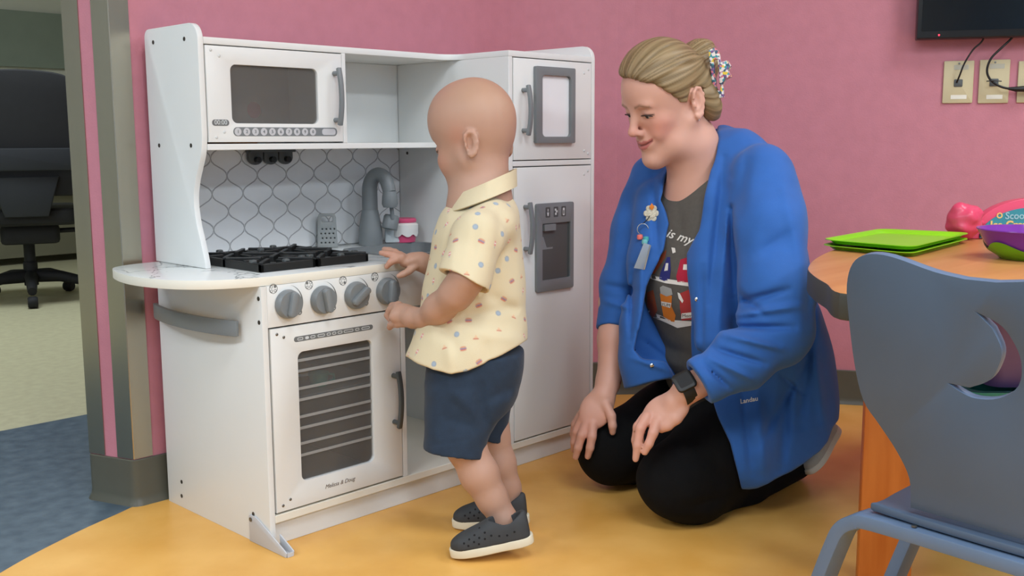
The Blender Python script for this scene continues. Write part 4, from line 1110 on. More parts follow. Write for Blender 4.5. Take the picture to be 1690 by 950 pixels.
# ---- slip-on shoes
mShoe = mat('shoe_charcoal', (58, 60, 62), 0.75, var=0.06, vscale=40)
mSole = mat('shoe_sole_cream', (222, 214, 190), 0.6, var=0.03, vscale=20)
mHole = mat('shoe_hole', (22, 22, 23), 0.9, var=0.02)
def shoe(name_parent, toe, heel, up=None, m_up=None, m_so=None, label='charcoal slip-on shoe with a cream sole', holes=True, wide=1.0):
    toe = np.array(toe); heel = np.array(heel)
    L_ = np.linalg.norm(heel - toe); ex = (heel - toe) / L_; ey = nrm(np.cross(ZU if up is None else up, ex)) * wide; ez = np.cross(ex, ey) / wide
    Mx = np.stack([ex, ey, ez]); s_ = L_ / 0.176
    def T_(P): return toe + (np.array(P) * s_) @ Mx
    foot = spline([(0.0, 0.0), (0.006, 0.018), (0.03, 0.031), (0.065, 0.034), (0.11, 0.029), (0.15, 0.0265), (0.172, 0.016), (0.177, 0.0), (0.172, -0.016), (0.15, -0.0265), (0.11, -0.028), (0.065, -0.032), (0.03, -0.029), (0.006, -0.016)], 5, True)
    MM = Matrix.Identity(4)
    for i in range(3):
        for j in range(3): MM[i][j] = Mx[j][i] * s_
        MM[i][3] = toe[i]
    so = prism('shoe', [tuple(p) for p in foot], 0.020, MM @ Matrix.Translation((0, 0, 0.020)), m_so or mSole, name_parent, bev=0.004, seg=3)
    so['label'] = label
    rows_ = [((0.004, 0, 0.020), 0.012, 0.012), ((0.02, 0, 0.020), 0.0265, 0.021), ((0.045, 0, 0.020), 0.0315, 0.030), ((0.075, 0, 0.020), 0.0315, 0.040), ((0.10, 0, 0.020), 0.0295, 0.050), ((0.13, 0, 0.020), 0.0275, 0.052), ((0.16, 0, 0.020), 0.0235, 0.052), ((0.172, 0, 0.020), 0.017, 0.050)]
    up_ = [LOFT(rows_, (1, 0, 0), (0, 1, 0), (0, 0, 1), pw=2.6, k=0, cap=0.008), PLANE((0, 0, 0.0175), (0, 0, -1)),
           EL((0.126, 0, 0.088), (0.040, 0.026, 0.036), None, 's', 0.004), EL((0.126, 0, 0.060), (0.034, 0.021, 0.045), None, 's', 0.004)]
    Vv, Qq = mesh_sdf(up_, [-0.01, -0.05, 0.0], [0.19, 0.05, 0.09], 0.0022); Vv = relax(Vv, Qq, 2)
    bv = bvh_of(Vv, Qq)
    u_o = raw_obj('shoe_upper', np.array([T_(v) for v in Vv]), Qq, m_up or mShoe, so)
    if not holes: return so
    bm = bmesh.new()
    for (x, z) in ((0.036, 0.034), (0.048, 0.040), (0.060, 0.046), (0.044, 0.028), (0.057, 0.034), (0.069, 0.040), (0.082, 0.048), (0.066, 0.028), (0.080, 0.036), (0.094, 0.040), (0.110, 0.036), (0.126, 0.034), (0.142, 0.038), (0.072, 0.056), (0.055, 0.054)):
        for sg in (1, -1):
            hit = bv.ray_cast(Vector((x, 0.06 * sg, z)), Vector((0, -sg, 0)))
            if hit[0] is None: continue
            n_ = hit[1]; p_ = hit[0] + n_ * 0.0003
            a_ = n_.cross(Vector((0, 0, 1))).normalized(); b_ = n_.cross(a_)
            bm.faces.new([bm.verts.new(Vector(T_(p_ + (a_ * math.cos(t) + b_ * math.sin(t)) * 0.0024))) for t in np.linspace(0, 2 * PI, 9)[:-1]])
    finish('perforation', bm, mHole, so)['kind'] = 'stuff'
    return so
shoe(tod, on_z(744, 918, 0.003), W(881, 893, 2.075) )
tz = on_z(747, 868, 0.002); hz_ = on_z(874, 862, 0.016)
shoe(tod, tz, hz_)
# ================================================================ KNEELING WOMAN
mSkinW = mat('woman_skin', (206, 156, 136), 0.48, var=0.03, vscale=30, sss=0.12, attr='Col')
mHair = mat('blonde_hair', (150, 128, 92), 0.45, attr='Col', spec=0.35)
mJack = mat('blue_jacket', (38, 94, 168), 0.78, var=0.05, vscale=22, bump=0.2, bscale=900, sheen=0.12)
mTee = mat('grey_tee', (88, 84, 78), 0.85, var=0.06, vscale=120, bump=0.2, bscale=900)
mPant = mat('black_trousers', (13, 13, 14), 0.9, var=0.1, vscale=60, bump=0.2, bscale=800, spec=0.2)
wom = thing('person', 'fair-haired woman in a blue jacket and black trousers kneeling beside the toddler', 'person', loc=tuple(on_z(1180, 800, 0.0)))
th = math.radians(40)
wf = -RH * math.cos(th) - WH * math.sin(th); wl = -WH * math.cos(th) + RH * math.sin(th)
# ---- head
gf = nrm((-0.882, 0.275, -0.383)); gs = np.array((-0.274, -0.960, -0.057)); gs = nrm(gs - gf * (gs @ gf)); gu = nrm(np.cross(gs, gf))
if gu[2] < 0: gu = -gu
GO = W(1104.3, 173.9, 2.33); GAX = np.stack([gf, gu, gs])
def G(f, u, s=0.0): return GO + gf * f + gu * u + gs * s
pw = []
pw.append(EL(G(0.003, 0.050), (0.096, 0.090, 0.076), GAX, k=0.0))
pw.append(EL(G(0.042, 0.050), (0.052, 0.055, 0.060), GAX, k=0.02))
pw.append(EL(G(0.036, -0.018), (0.054, 0.070, 0.057), GAX, k=0.03))
pw.append(EL(G(0.040, -0.072), (0.046, 0.030, 0.044), GAX, k=0.02))
for g_ in (1, -1):
    pw.append(EL(G(0.060, -0.010, 0.036 * g_), (0.023, 0.020, 0.021), GAX, k=0.02))
    pw.append(EL(G(0.067, -0.036, 0.033 * g_), (0.019, 0.019, 0.016), GAX, k=0.016))
    pw += chain([(G(0.0, -0.035, 0.056 * g_), 0.020), (G(0.032, -0.075, 0.040 * g_), 0.021), (G(0.072, -0.096, 0.004 * g_), 0.019)], k=0.03)
    pw.append(EL(G(0.084, 0.036, 0.027 * g_), (0.011, 0.008, 0.021), GAX, k=0.014))
    pw.append(EL(G(0.100, 0.016, 0.033 * g_), (0.013, 0.013, 0.018), GAX, 's', 0.012))
    pw.append(EL(G(0.0770, 0.0165, 0.032 * g_), (0.0150, 0.0130, 0.0160), GAX, k=0.004))
    pw += [RC(G(0.0935, 0.0105, 0.020 * g_), G(0.0860, 0.0120, 0.045 * g_), 0.0028, 0.0022, 's', 0.003)]
pw.append(EL(G(0.086, -0.095), (0.015, 0.014, 0.018), GAX, k=0.015))
pw.append(RC(G(0.092, 0.024), G(0.1115, -0.016), 0.0070, 0.0098, k=0.012))
pw.append(EL(G(0.1135, -0.0195), (0.0095, 0.0090, 0.0100), GAX, k=0.008))
for g_ in (1, -1):
    pw.append(EL(G(0.1020, -0.0240, 0.0118 * g_), (0.0090, 0.0072, 0.0062), GAX, k=0.006))
    pw.append(EL(G(0.1080, -0.0305, 0.0062 * g_), (0.0045, 0.0030, 0.0030), GAX, 's', 0.002))
pw.append(EL(G(0.085, -0.052), (0.016, 0.022, 0.027), GAX, k=0.016))
lipu = [(0.084, -0.0445, -0.030), (0.0945, -0.0480, -0.015), (0.0995, -0.0490, 0.0), (0.0945, -0.0480, 0.015), (0.084, -0.0445, 0.030)]
lipl = [(0.085, -0.0475, -0.026), (0.0935, -0.0590, -0.012), (0.0970, -0.0610, 0.0), (0.0935, -0.0590, 0.012), (0.085, -0.0475, 0.026)]
pw += chain([(G(*p), r) for p, r in zip(lipu, (0.002, 0.0036, 0.0042, 0.0036, 0.002))], k=0.005)
pw += chain([(G(*p), r) for p, r in zip(lipl, (0.002, 0.0044, 0.0052, 0.0044, 0.002))], k=0.005)
mouth = [(0.088, -0.0450, -0.031), (0.0985, -0.0525, -0.014), (0.1040, -0.0545, 0.0), (0.0985, -0.0525, 0.014), (0.088, -0.0450, 0.031)]
pw += chain([(G(*p), 0.0021) for p in mouth], 's', 0.003)
# smile creases
for g_ in (1, -1): pw += chain([(G(0.105, -0.022, 0.0215 * g_), 0.004), (G(0.093, -0.046, 0.0385 * g_), 0.003)], 's', 0.009)
# ears
for g_ in (1, -1):
    q = G(-0.018, 0.000, 0.0735 * g_); eo = gs * g_
    tilt = nrm(eo * 0.97 - gf * 0.12); e_u = nrm(gu * 0.97 - gf * 0.20); e_f = np.cross(e_u, tilt)
    if e_f @ gf < 0: e_f = -e_f
    EA = np.stack([e_f, e_u, tilt])
    def EP(a, b, c=0.0): return q + e_f * a + e_u * b + tilt * c
    pw.append(EL(EP(0, 0.003, 0.002), (0.0165, 0.030, 0.0070), EA, k=0.006))
    pw.append(EL(EP(0.003, 0.006, 0.0100), (0.0100, 0.019, 0.0085), EA, 's', 0.003))
    rim = [(0.014, 0.012), (0.012, 0.025), (0.002, 0.034), (-0.009, 0.031), (-0.016, 0.018), (-0.0165, 0.003), (-0.013, -0.012), (-0.006, -0.024), (0.003, -0.031), (0.008, -0.026)]
    pw += chain([(EP(a, b, 0.0065), 0.0034 if i < 7 else 0.0052) for i, (a, b) in enumerate(rim)], k=0.004)
    pw += chain([(EP(-0.008, 0.014, 0.006), 0.0026), (EP(-0.009, 0.0, 0.006), 0.0028), (EP(-0.002, -0.012, 0.005), 0.0028)], k=0.003)
    pw.append(EL(EP(0.012, -0.003, 0.006), (0.0045, 0.0065, 0.0045), EA, k=0.003))
    if g_ == 1: EARLOBE = EP(0.004, -0.036, 0.008)
# neck, chest
pw += chain([(G(-0.020, -0.030), 0.052), (W(1141, 240, 2.36), 0.0560), (W(1148, 280, 2.385), 0.0560), (W(1155, 330, 2.43), 0.066)], k=0.03)
pw += chain([(W(1110, 335, 2.46), 0.040), (W(1155, 325, 2.43), 0.050), (W(1215, 330, 2.36), 0.040)], k=0.03)
pw += chain([(W(1160, 340, 2.42), 0.09), (W(1190, 500, 2.45), 0.10), (W(1240, 640, 2.50), 0.11)], k=0.04)
# ---- near (left) arm and hand on the near knee
NE = W(1288, 555, 2.165); NW = W(1137, 640, 2.125)
pw += chain([(W(1262, 310, 2.25), 0.050), (NE, 0.044), (W(1210, 604, 2.13), 0.040), (NW, 0.0275)], k=0.02)
pw += chain([(NW, 0.0265), (W(1115, 662, 2.135), 0.0250)], k=0.015)
hx = nrm(W(1058, 700, 2.155) - W(1128, 655, 2.13)); hn = nrm(np.cross(hx, nrm(W(1110, 690, 2.12) - W(1080, 660, 2.16))))
hy = np.cross(hn, hx)
pw.append(EL(W(1092, 678, 2.145), (0.046, 0.034, 0.0165), np.stack([hx, hy, hn]), k=0.014))
pw.append(EL(W(1112, 683, 2.135), (0.030, 0.020, 0.0155), np.stack([hx, hy, hn]), k=0.012))          # heel of the thumb
for pts in (((1084, 696, 2.132), (1078, 714, 2.122), (1071, 732, 2.122), (1064, 746, 2.128)),
            ((1068, 688, 2.142), (1057, 706, 2.130), (1052, 734, 2.130), (1049, 757, 2.138)),
            ((1064, 690, 2.158), (1053, 704, 2.156), (1049, 726, 2.164), (1050, 742, 2.176)),
            ((1064, 692, 2.172), (1056, 704, 2.178), (1055, 718, 2.188), (1058, 730, 2.200))):
    pw += chain([(W(*pts[0]), 0.0120), (W(*pts[1]), 0.0104), (W(*pts[2]), 0.0090), (W(*pts[3]), 0.0072)], k=0.0035)
pw += chain([(W(1126, 674, 2.125), 0.013), (W(1116, 690, 2.122), 0.0115), (W(1102, 702, 2.126), 0.0100), (W(1092, 708, 2.134), 0.0082)], k=0.006)   # thumb tucked under
# ---- far (right) arm and hand on the far knee
FE = W(1018, 500, 2.49); FWr = W(1004, 628, 2.435)
pw += chain([(W(1070, 300, 2.50), 0.046), (FE, 0.040), (W(1014, 560, 2.465), 0.0370), (FWr, 0.0270)], k=0.02)
pw += chain([(FWr, 0.0265), (W(997, 652, 2.42), 0.0270)], k=0.015)
fx_ = nrm(W(968, 705, 2.405) - W(1002, 645, 2.425)); fy_ = nrm(np.cross(-FWD * 0.9 + UP * 0.3, fx_)); fz_ = np.cross(fx_, fy_)
pw.append(EL(W(984, 676, 2.408), (0.048, 0.038, 0.0165), np.stack([fx_, fy_, fz_]), k=0.014))
for pts in (((978, 700, 2.395), (977, 720, 2.385), (974, 738, 2.388), (970, 753, 2.398)),
            ((968, 698, 2.402), (960, 718, 2.395), (954, 738, 2.399), (950, 754, 2.410)),
            ((961, 692, 2.412), (952, 711, 2.412), (948, 729, 2.420), (947, 742, 2.432)),
            ((960, 684, 2.424), (950, 700, 2.430), (947, 715, 2.440), (948, 726, 2.450)),
            ((1000, 668, 2.398), (1009, 686, 2.385), (1011, 702, 2.382), (1011, 713, 2.388))):
    pw += chain([(W(*pts[0]), 0.0122), (W(*pts[1]), 0.0106), (W(*pts[2]), 0.0096), (W(*pts[3]), 0.0076)], k=0.004)
def colW(V):
    c = np.repeat(lin3((214, 164, 144))[None], len(V), 0)
    q = (V - GO) @ GAX.T
    for g_ in (1, -1):
        c = blend(c, 0.42 * np.exp(-((q[:, 0] - 0.072) ** 2 + (q[:, 1] + 0.020) ** 2 + (q[:, 2] - 0.045 * g_) ** 2) / 0.0008), (222, 126, 112))
        s_ = q[:, 2] * g_
        br = np.interp(s_, [0.012, 0.030, 0.050], [0.0335, 0.0395, 0.0315])
        c = blend(c, 0.75 * np.exp(-((q[:, 1] - br) / 0.0028) ** 2) * ((s_ > 0.012) & (s_ < 0.050) & (q[:, 0] > 0.06)), (132, 98, 74))
        # lash lines
        ll = np.interp(s_, [0.018, 0.032, 0.047], [0.0120, 0.0150, 0.0125])
        c = blend(c, 1.0 * np.exp(-((q[:, 1] - ll) / 0.0016) ** 2) * ((s_ > 0.017) & (s_ < 0.049) & (q[:, 0] > 0.065)), (56, 40, 34))
    c = blend(c, 0.35 * np.exp(-((q[:, 0] - 0.115) ** 2 + (q[:, 1] + 0.02) ** 2 + q[:, 2] ** 2) / 0.00025), (222, 130, 116))
    up_ = np.interp(np.abs(q[:, 2]), [0, 0.015, 0.030], [-0.0480, -0.0468, -0.0440]); lo_ = np.interp(np.abs(q[:, 2]), [0, 0.014, 0.030], [-0.0660, -0.0625, -0.0470])
    lip = (q[:, 1] < up_ + 0.003) & (q[:, 1] > lo_) & (np.abs(q[:, 2]) < 0.030) & (q[:, 0] > 0.075)
    c = blend(c, 0.75 * lip, (184, 92, 92))
    ml = np.interp(np.abs(q[:, 2]), [0, 0.014, 0.031], [-0.0545, -0.0525, -0.0450])
    c = blend(c, 0.9 * np.exp(-((q[:, 1] - ml) / 0.0018) ** 2) * (np.abs(q[:, 2]) < 0.031) * (q[:, 0] > 0.075), (96, 42, 42))
    for hp, rr in ((W(1060, 710, 2.14), 0.0022), (W(965, 712, 2.40), 0.0022)):
        c = blend(c, 0.30 * np.exp(-((V - hp) ** 2).sum(1) / rr), (208, 128, 108))
    return c
bodyW, VW, QW = sdf_obj('body', pw, [0.45, -0.95, 0.0], [1.35, 0.15, 1.06], 0.003, mSkinW, wom, 2, colW)
# eyes under the lids
mEye = mat('eye_white', (214, 206, 200), 0.2, var=0.01); mIris = mat('eye_iris', (58, 56, 58), 0.15, var=0.02)
for g_ in (1, -1):
    e = lathe('eye', [(0, -0.0118), (0.0075, -0.0090), (0.0117, 0.0), (0.0100, 0.0062), (0.0062, 0.0100), (0, 0.0118)], mEye, wom,
              frame(G(0.0785, 0.0135, 0.032 * g_), gs, gu) @ Matrix.Identity(4), 20, 3.0)
    ic = G(0.0785, 0.0135, 0.032 * g_) + nrm(gf * 0.93 - gu * 0.34) * 0.0104
    lathe('iris', [(0, 0.0022), (0.0030, 0.0018), (0.0050, 0.0004), (0.0050, 0)], mIris, e, frame(ic, gs, nrm(gu + gf * 0.34)), 16, 3.0)
    tube('eyelashes', [G(0.0930, 0.0130, 0.0185 * g_), G(0.0955, 0.0150, 0.027 * g_), G(0.0940, 0.0150, 0.037 * g_), G(0.0875, 0.0118, 0.047 * g_), G(0.0850, 0.0100, 0.0505 * g_)], [0.0008, 0.0014, 0.0016, 0.0015, 0.0006], mat('lash_dark', (48, 36, 32), 0.6, var=0.02), wom, 6)
lathe('earring', [(0, -0.0022), (0.0022, -0.0008), (0.0022, 0.0008), (0, 0.0022)], mat('silver', (210, 206, 196), 0.2, metal=1.0, var=0.01), wom, Matrix.Translation(EARLOBE), 10)
# ---- hair: drawn back from the hairline to a roll held by a claw clip
BUN = G(-0.100, 0.070)
hax = nrm(gf * 0.97 + gu * 0.05)
def azim(P):
    q = P - BUN; a = dotv(q, gu); b = dotv(q, gs); return np.arctan2(b, a), dotv(q, gf)
def hairline(P):
    u_, v_, dep = pix(P)
    hv = np.interp(u_, [990, 1018, 1035, 1062, 1089, 1103, 1122, 1134, 1140, 1160, 1165, 1175, 1200], [122, 125, 129, 135, 142, 154, 168, 170, 146, 146, 192, 214, 214])
    return (v_ - hv) * dep / FPX * 0.8
def strand(P):
    a, t = azim(P); w_ = 1.3 * np.sin(a * 5.3 + t * 9) + 0.7 * np.sin(a * 11.7 - t * 17)
    return -0.0006 * np.sin(a * 33 + 2.6 * w_) - 0.0004 * np.sin(a * 71 + 3.1 * w_ + t * 25) - 0.0012 * np.sin(a * 9 + 2 * w_ + t * 8)
ph_ = [EL(G(-0.001, 0.052), (0.1015, 0.0975, 0.0825), GAX, k=0.0), EL(G(0.020, 0.070), (0.0775, 0.0765, 0.070), GAX, k=0.03), EL(G(-0.062, 0.020), (0.046, 0.056, 0.066), GAX, k=0.03), FN(hairline, 'i', 0.012),
       EL(G(-0.098, 0.030), (0.030, 0.056, 0.046), GAX, k=0.02), EL(W(1172, 172, 2.315), (0.024, 0.038, 0.030), GAX, k=0.03),
       EL(W(1153, 84, 2.36), (0.036, 0.026, 0.040), GAX, k=0.016), EL(W(1160, 105, 2.35), (0.034, 0.036, 0.038), GAX, k=0.02),
       FN(strand, 'd')]
def colH(V):
    a, t = azim(V); c = np.repeat(lin3((138, 117, 84))[None], len(V), 0)
    w_ = 1.6 * np.sin(a * 4.7 + t * 7) + np.sin(a * 13.1 - t * 15)
    n1 = 0.5 + 0.5 * np.sin(a * 27 + 2.4 * w_ + t * 10); n2 = 0.5 + 0.5 * np.sin(a * 83 + 3.3 * w_ + t * 31); n3 = 0.5 + 0.5 * np.sin(a * 140 + 5 * w_)
    c = blend(c, 0.55 * n1 * (0.5 + 0.5 * n2), (174, 152, 116)); c = blend(c, 0.6 * (1 - n1) * (0.4 + 0.6 * n3), (92, 76, 50))
    return c
hair, _, _ = sdf_obj('hair', ph_, [0.55, -0.60, 0.80], [1.10, -0.10, 1.06], 0.0023, mHair, wom, 1, colH)
hair['label'] = 'dark blonde hair swept back into a roll'
# claw clip
def clip_mat():
    m = mat('confetti_acetate', (220, 214, 206), 0.25)
    nt = m.node_tree; b = nt.nodes['Principled BSDF']; L = nt.links.new
    tc = nt.nodes.new('ShaderNodeTexCoord'); v = nt.nodes.new('ShaderNodeTexVoronoi'); v.inputs['Scale'].default_value = 190
    r = nt.nodes.new('ShaderNodeValToRGB'); r.color_ramp.interpolation = 'CONSTANT'; e = r.color_ramp.elements
    cs = [(226, 218, 214), (66, 92, 110), (214, 120, 132), (226, 196, 70), (66, 150, 158), (232, 226, 220), (120, 90, 140)]
    e[0].position = 0; e[0].color = srgb(cs[0]); e[1].position = 0.26; e[1].color = srgb(cs[1])
    for i, c_ in enumerate(cs[2:]): x = e.new(0.40 + 0.11 * i); x.color = srgb(c_)
    sp = nt.nodes.new('ShaderNodeSeparateColor')
    L(tc.outputs['Object'], v.inputs['Vector']); L(v.outputs['Color'], sp.inputs['Color']); L(sp.outputs['Red'], r.inputs['Fac']); L(r.outputs['Color'], b.inputs['Base Color'])
    return m
mClip = clip_mat()
def px_frame(c, ux, k):
    """flat frame facing the camera side at depth k: u along image right, v up"""
    return frame(W(*c, k), RH * math.cos(ux) + ZU * math.sin(ux), ZU)
def pxpoly(pts, c, k): return [((x - c[0]) * k / FPX, -(y - c[1]) * k / FPX) for x, y in pts]
cc = (1182, 122)
clipM = frame(W(1186, 122, 2.285), nrm(RH * 0.92 - WH * 0.39), ZU)
body_c = [(1166, 84), (1176, 79), (1184, 88), (1187, 104), (1190, 128), (1192, 150), (1193, 159), (1178, 163), (1175, 150), (1171, 118)]
clip_o = prism('claw_clip', pxpoly(body_c, (1184, 122), 2.315), 0.012, clipM, mClip, wom, holes=[pxpoly([(1175, 99), (1181, 98), (1187, 140), (1187, 149), (1181, 148)], (1184, 122), 2.315)], bev=0.002)
clip_o['label'] = 'multicoloured confetti claw clip in the hair'
prism('clip_wing', pxpoly([(1185, 104), (1197, 101), (1203, 110), (1199, 117), (1204, 127), (1195, 131), (1190, 141), (1186, 138)], (1184, 122), 2.315), 0.026, clipM @ Matrix.Translation((0, 0, 0.006)), mClip, clip_o, bev=0.003)
# ---- tee shirt
def wsec(x, y, k, la, fb): return (W(x, y, k), la, fb)
t_axis = nrm(W(1152, 300, 2.40) - W(1265, 690, 2.52))
tsec = [wsec(1152, 285, 2.41, 0.105, 0.055), wsec(1157, 318, 2.41, 0.150, 0.090), wsec(1164, 380, 2.41, 0.165, 0.120), wsec(1170, 440, 2.41, 0.170, 0.134), wsec(1190, 520, 2.44, 0.165, 0.135), wsec(1215, 590, 2.47, 0.175, 0.146), wsec(1250, 670, 2.51, 0.185, 0.150)]
ptee = [LOFT(tsec, t_axis, wl, wf, k=0.0, pw=2.2), RC(W(1137, 225, 2.34), W(1143, 268, 2.360), 0.058, 0.061, 's', 0.006),
        FN(crease_field([(W(1120, 330, 2.3), W(1128, 430, 2.28), 0.012, 0.004), (W(1100, 440, 2.28), W(1150, 470, 2.28), 0.012, -0.003), (W(1060, 560, 2.3), W(1140, 585, 2.3), 0.012, 0.006), (W(1070, 590, 2.3), W(1140, 610, 2.3), 0.012, -0.005)]), 'd'), FN(wavy(0.0012, 35, 8), 'd')]
tee, Vt, Qt = sdf_obj('tee_shirt', ptee, [0.5, -0.9, 0.1], [1.4, 0.1, 0.92], 0.004, mTee, wom, 2)
tee['label'] = 'charcoal tee with a printed shelf of colourful jars'
bvT = bvh_of(Vt, Qt)
def cast(px_, py_, bv, off=0.001):
    d = Vector(ray(px_, py_)).normalized(); h = bv.ray_cast(Vector(CAM), d)
    if h[0] is None: return None
    return h[0] - d * off
def print_px(name, pts, bv, m, parent, off=0.001, n=3):
    P = []
    for i in range(len(pts)):
        a, b = np.array(pts[i], float), np.array(pts[(i + 1) % len(pts)], float)
        for j in range(n): P.append(a + (b - a) * j / n)
    cx_, cy_ = np.mean([p[0] for p in P]), np.mean([p[1] for p in P])
    bm = bmesh.new(); cen = cast(cx_, cy_, bv, off); ring_ = [cast(p[0], p[1], bv, off) for p in P]
    mid_ = [cast(cx_ + (p[0] - cx_) * 0.55, cy_ + (p[1] - cy_) * 0.55, bv, off) for p in P]
    if cen is None or any(r is None for r in ring_) or any(r is None for r in mid_): bm.free(); return None
    vc = bm.verts.new(cen); ve = [bm.verts.new(r) for r in ring_]; vm = [bm.verts.new(r) for r in mid_]
    for i in range(len(ve)):
        j = (i + 1) % len(ve); bm.faces.new((vc, vm[i], vm[j])); bm.faces.new((vm[i], ve[i], ve[j], vm[j]))
    return finish(name, bm, m, parent, True)
def text_px(name, body, size, c, rot, bv, m, parent, shear=0.0, off=0.0012, bold=0.0):
    cu = bpy.data.curves.new(name, 'FONT'); cu.body = body; cu.size = size; cu.shear = shear; cu.align_x = 'CENTER'; cu.align_y = 'CENTER'; cu.offset = bold; cu.resolution_u = 2
    to = bpy.data.objects.new(name, cu); COL.objects.link(to)
    me = bpy.data.meshes.new_from_object(to.evaluated_get(bpy.context.evaluated_depsgraph_get())); bpy.data.objects.remove(to); bpy.data.curves.remove(cu)
    bm = bmesh.new(); bm.from_mesh(me); bpy.data.meshes.remove(me)
    bad = False
    for v in bm.verts:
        x, y = v.co.x, v.co.y; p = cast(c[0] + x * math.cos(rot) + y * math.sin(rot), c[1] + x * math.sin(rot) - y * math.cos(rot), bv, off)
        if p is None: bad = True; continue
        v.co = p
    if bad: bm.free(); return None
    return finish(name, bm, m, parent)
mPW = mat('print_white', (226, 222, 214), 0.8, var=0.02); mPO = mat('print_orange', (206, 118, 36), 0.8, var=0.04); mPR = mat('print_red', (166, 52, 52), 0.8, var=0.04); mPB = mat('print_blue', (44, 46, 112), 0.8, var=0.04); mPBr = mat('print_brown', (138, 66, 36), 0.8, var=0.05); mPG = mat('print_grey', (156, 156, 152), 0.8, var=0.03); mPM = mat('print_crimson', (170, 28, 56), 0.8, var=0.03)
text_px('tee_lettering', 'is my j', 21, (1126, 392), 0.30, bvT, mPW, tee, 0.35, bold=0.25)
PR = [('print_shelf', [(1070, 452), (1100, 460), (1142, 466), (1142, 473), (1098, 467), (1072, 459)], mPW), ('print_shelf', [(1070, 512), (1090, 520), (1110, 532), (1142, 530), (1142, 537), (1118, 541), (1092, 529), (1070, 520)], mPW),
      ('print_flask', [(1101, 424), (1106, 424), (1107, 446), (1105, 461), (1097, 464), (1088, 460), (1090, 450)], mPB), ('print_flask_top', [(1108, 408), (1114, 409), (1115, 416), (1110, 418)], mPW),
      ('print_bottle', [(1123, 428), (1136, 424), (1142, 440), (1142, 466), (1118, 465), (1116, 456)], mPM), ('print_label', [(1128, 436), (1134, 436), (1134, 445), (1127, 445)], mPW), ('print_label', [(1099, 434), (1103, 434), (1102, 446), (1096, 447)], mPW),
      ('print_pot', [(1082, 428), (1100, 412), (1098, 424), (1080, 452), (1074, 450)], mPBr),
      ('print_jar', [(1089, 484), (1109, 488), (1108, 505), (1115, 520), (1113, 531), (1105, 530), (1095, 522), (1092, 505)], mPO), ('print_lid', [(1089, 474), (1094, 471), (1108, 476), (1110, 486), (1100, 489), (1090, 484)], mPG), ('print_label', [(1091, 497), (1108, 500), (1106, 508), (1092, 504)], mPW),
      ('print_jar', [(1122, 484), (1136, 478), (1142, 480), (1142, 527), (1125, 529), (1122, 505)], mPR), ('print_jar', [(1068, 482), (1078, 478), (1085, 512), (1078, 524), (1068, 514)], mPBr), ('print_label', [(1125, 517), (1142, 515), (1142, 524), (1124, 526)], mPW), ('print_bow', [(1118, 482), (1122, 484), (1128, 496), (1126, 500), (1120, 492)], mPW)]
for i, (nm, pts, m_) in enumerate(PR): print_px(nm, pts, bvT, m_, tee, 0.0012 + 0.0004 * (nm in ('print_label', 'print_lid', 'print_bow', 'print_flask_top')))
text_px('print_word', 'Mom', 8, (1134, 521), 0.0, bvT, mBlk, tee, off=0.0022)
text_px('print_word', 'YUM', 7, (1099, 503), 0.15, bvT, mBlk, tee, off=0.0022)
# ---- trousers
pp = chain([(W(1270, 690, 2.47), 0.105), (W(1190, 735, 2.34), 0.100), (W(1115, 790, 2.240), 0.0780)], k=0.03)
pp += chain([(W(1117, 794, 2.245), 0.0765), (W(1140, 806, 2.280), 0.0720), (W(1215, 800, 2.41), 0.0600), (W(1312, 765, 2.545), 0.0400)], k=0.03)
pp += chain([(W(1200, 640, 2.64), 0.110), (W(1100, 700, 2.54), 0.096), (W(1010, 738, 2.470), 0.0780)], k=0.03)
pp += chain([(W(1010, 744, 2.475), 0.0760), (W(1060, 755, 2.56), 0.0650), (W(1220, 735, 2.78), 0.0450)], k=0.03)
pp += [EL(W(1238, 655, 2.53), (0.12, 0.12, 0.11), np.stack([wl, wf, ZU]), k=0.04)]
pp += [FN(crease_field([(W(1080, 730, 2.15), W(1160, 850, 2.18), 0.02, -0.004), (W(1150, 740, 2.2), W(1200, 800, 2.25), 0.015, 0.006), (W(1120, 840, 2.2), W(1200, 820, 2.3), 0.012, 0.005), (W(1100, 690, 2.4), W(1060, 720, 2.4), 0.015, 0.005)]), 'd'), FN(wavy(0.002, 30, 4), 'd'), PLANE((0, 0, 0.001), (0, 0, -1), 'i', 0.006)]
tr_o, _, _ = sdf_obj('trousers', pp, [0.5, -0.95, -0.01], [1.75, 0.25, 0.5], 0.0045, mPant, wom, 2)
# ---- jacket
jsec = [wsec(1160, 248, 2.415, 0.085, 0.055), wsec(1160, 278, 2.41, 0.150, 0.085), wsec(1165, 320, 2.41, 0.185, 0.112), wsec(1170, 380, 2.41, 0.192, 0.138), wsec(1178, 440, 2.415, 0.196, 0.150), wsec(1190, 520, 2.44, 0.198, 0.148), wsec(1218, 600, 2.46, 0.210, 0.168), wsec(1228, 670, 2.48, 0.212, 0.172), wsec(1230, 740, 2.49, 0.208, 0.166), wsec(1224, 820, 2.50, 0.198, 0.158)]
trunk = [LOFT(jsec, t_axis, wl, wf, k=0.0, pw=2.2)]
trunk += chain([(W(1082, 330, 2.44), 0.045), (W(1078, 430, 2.40), 0.050), (W(1064, 540, 2.38), 0.050), (W(1066, 590, 2.375), 0.054), (W(1074, 650, 2.38), 0.060)], k=0.04)      # far front panel
trunk += chain([(W(1182, 235, 2.365), 0.018), (W(1176, 330, 2.30), 0.028), (W(1170, 440, 2.27), 0.034), (W(1176, 560, 2.26), 0.040)], k=0.03)  # near front edge
trunk += chain([(W(1190, 232, 2.42), 0.036), (W(1225, 262, 2.35), 0.052), (W(1262, 300, 2.29), 0.066)], k=0.04)                                  # back neck
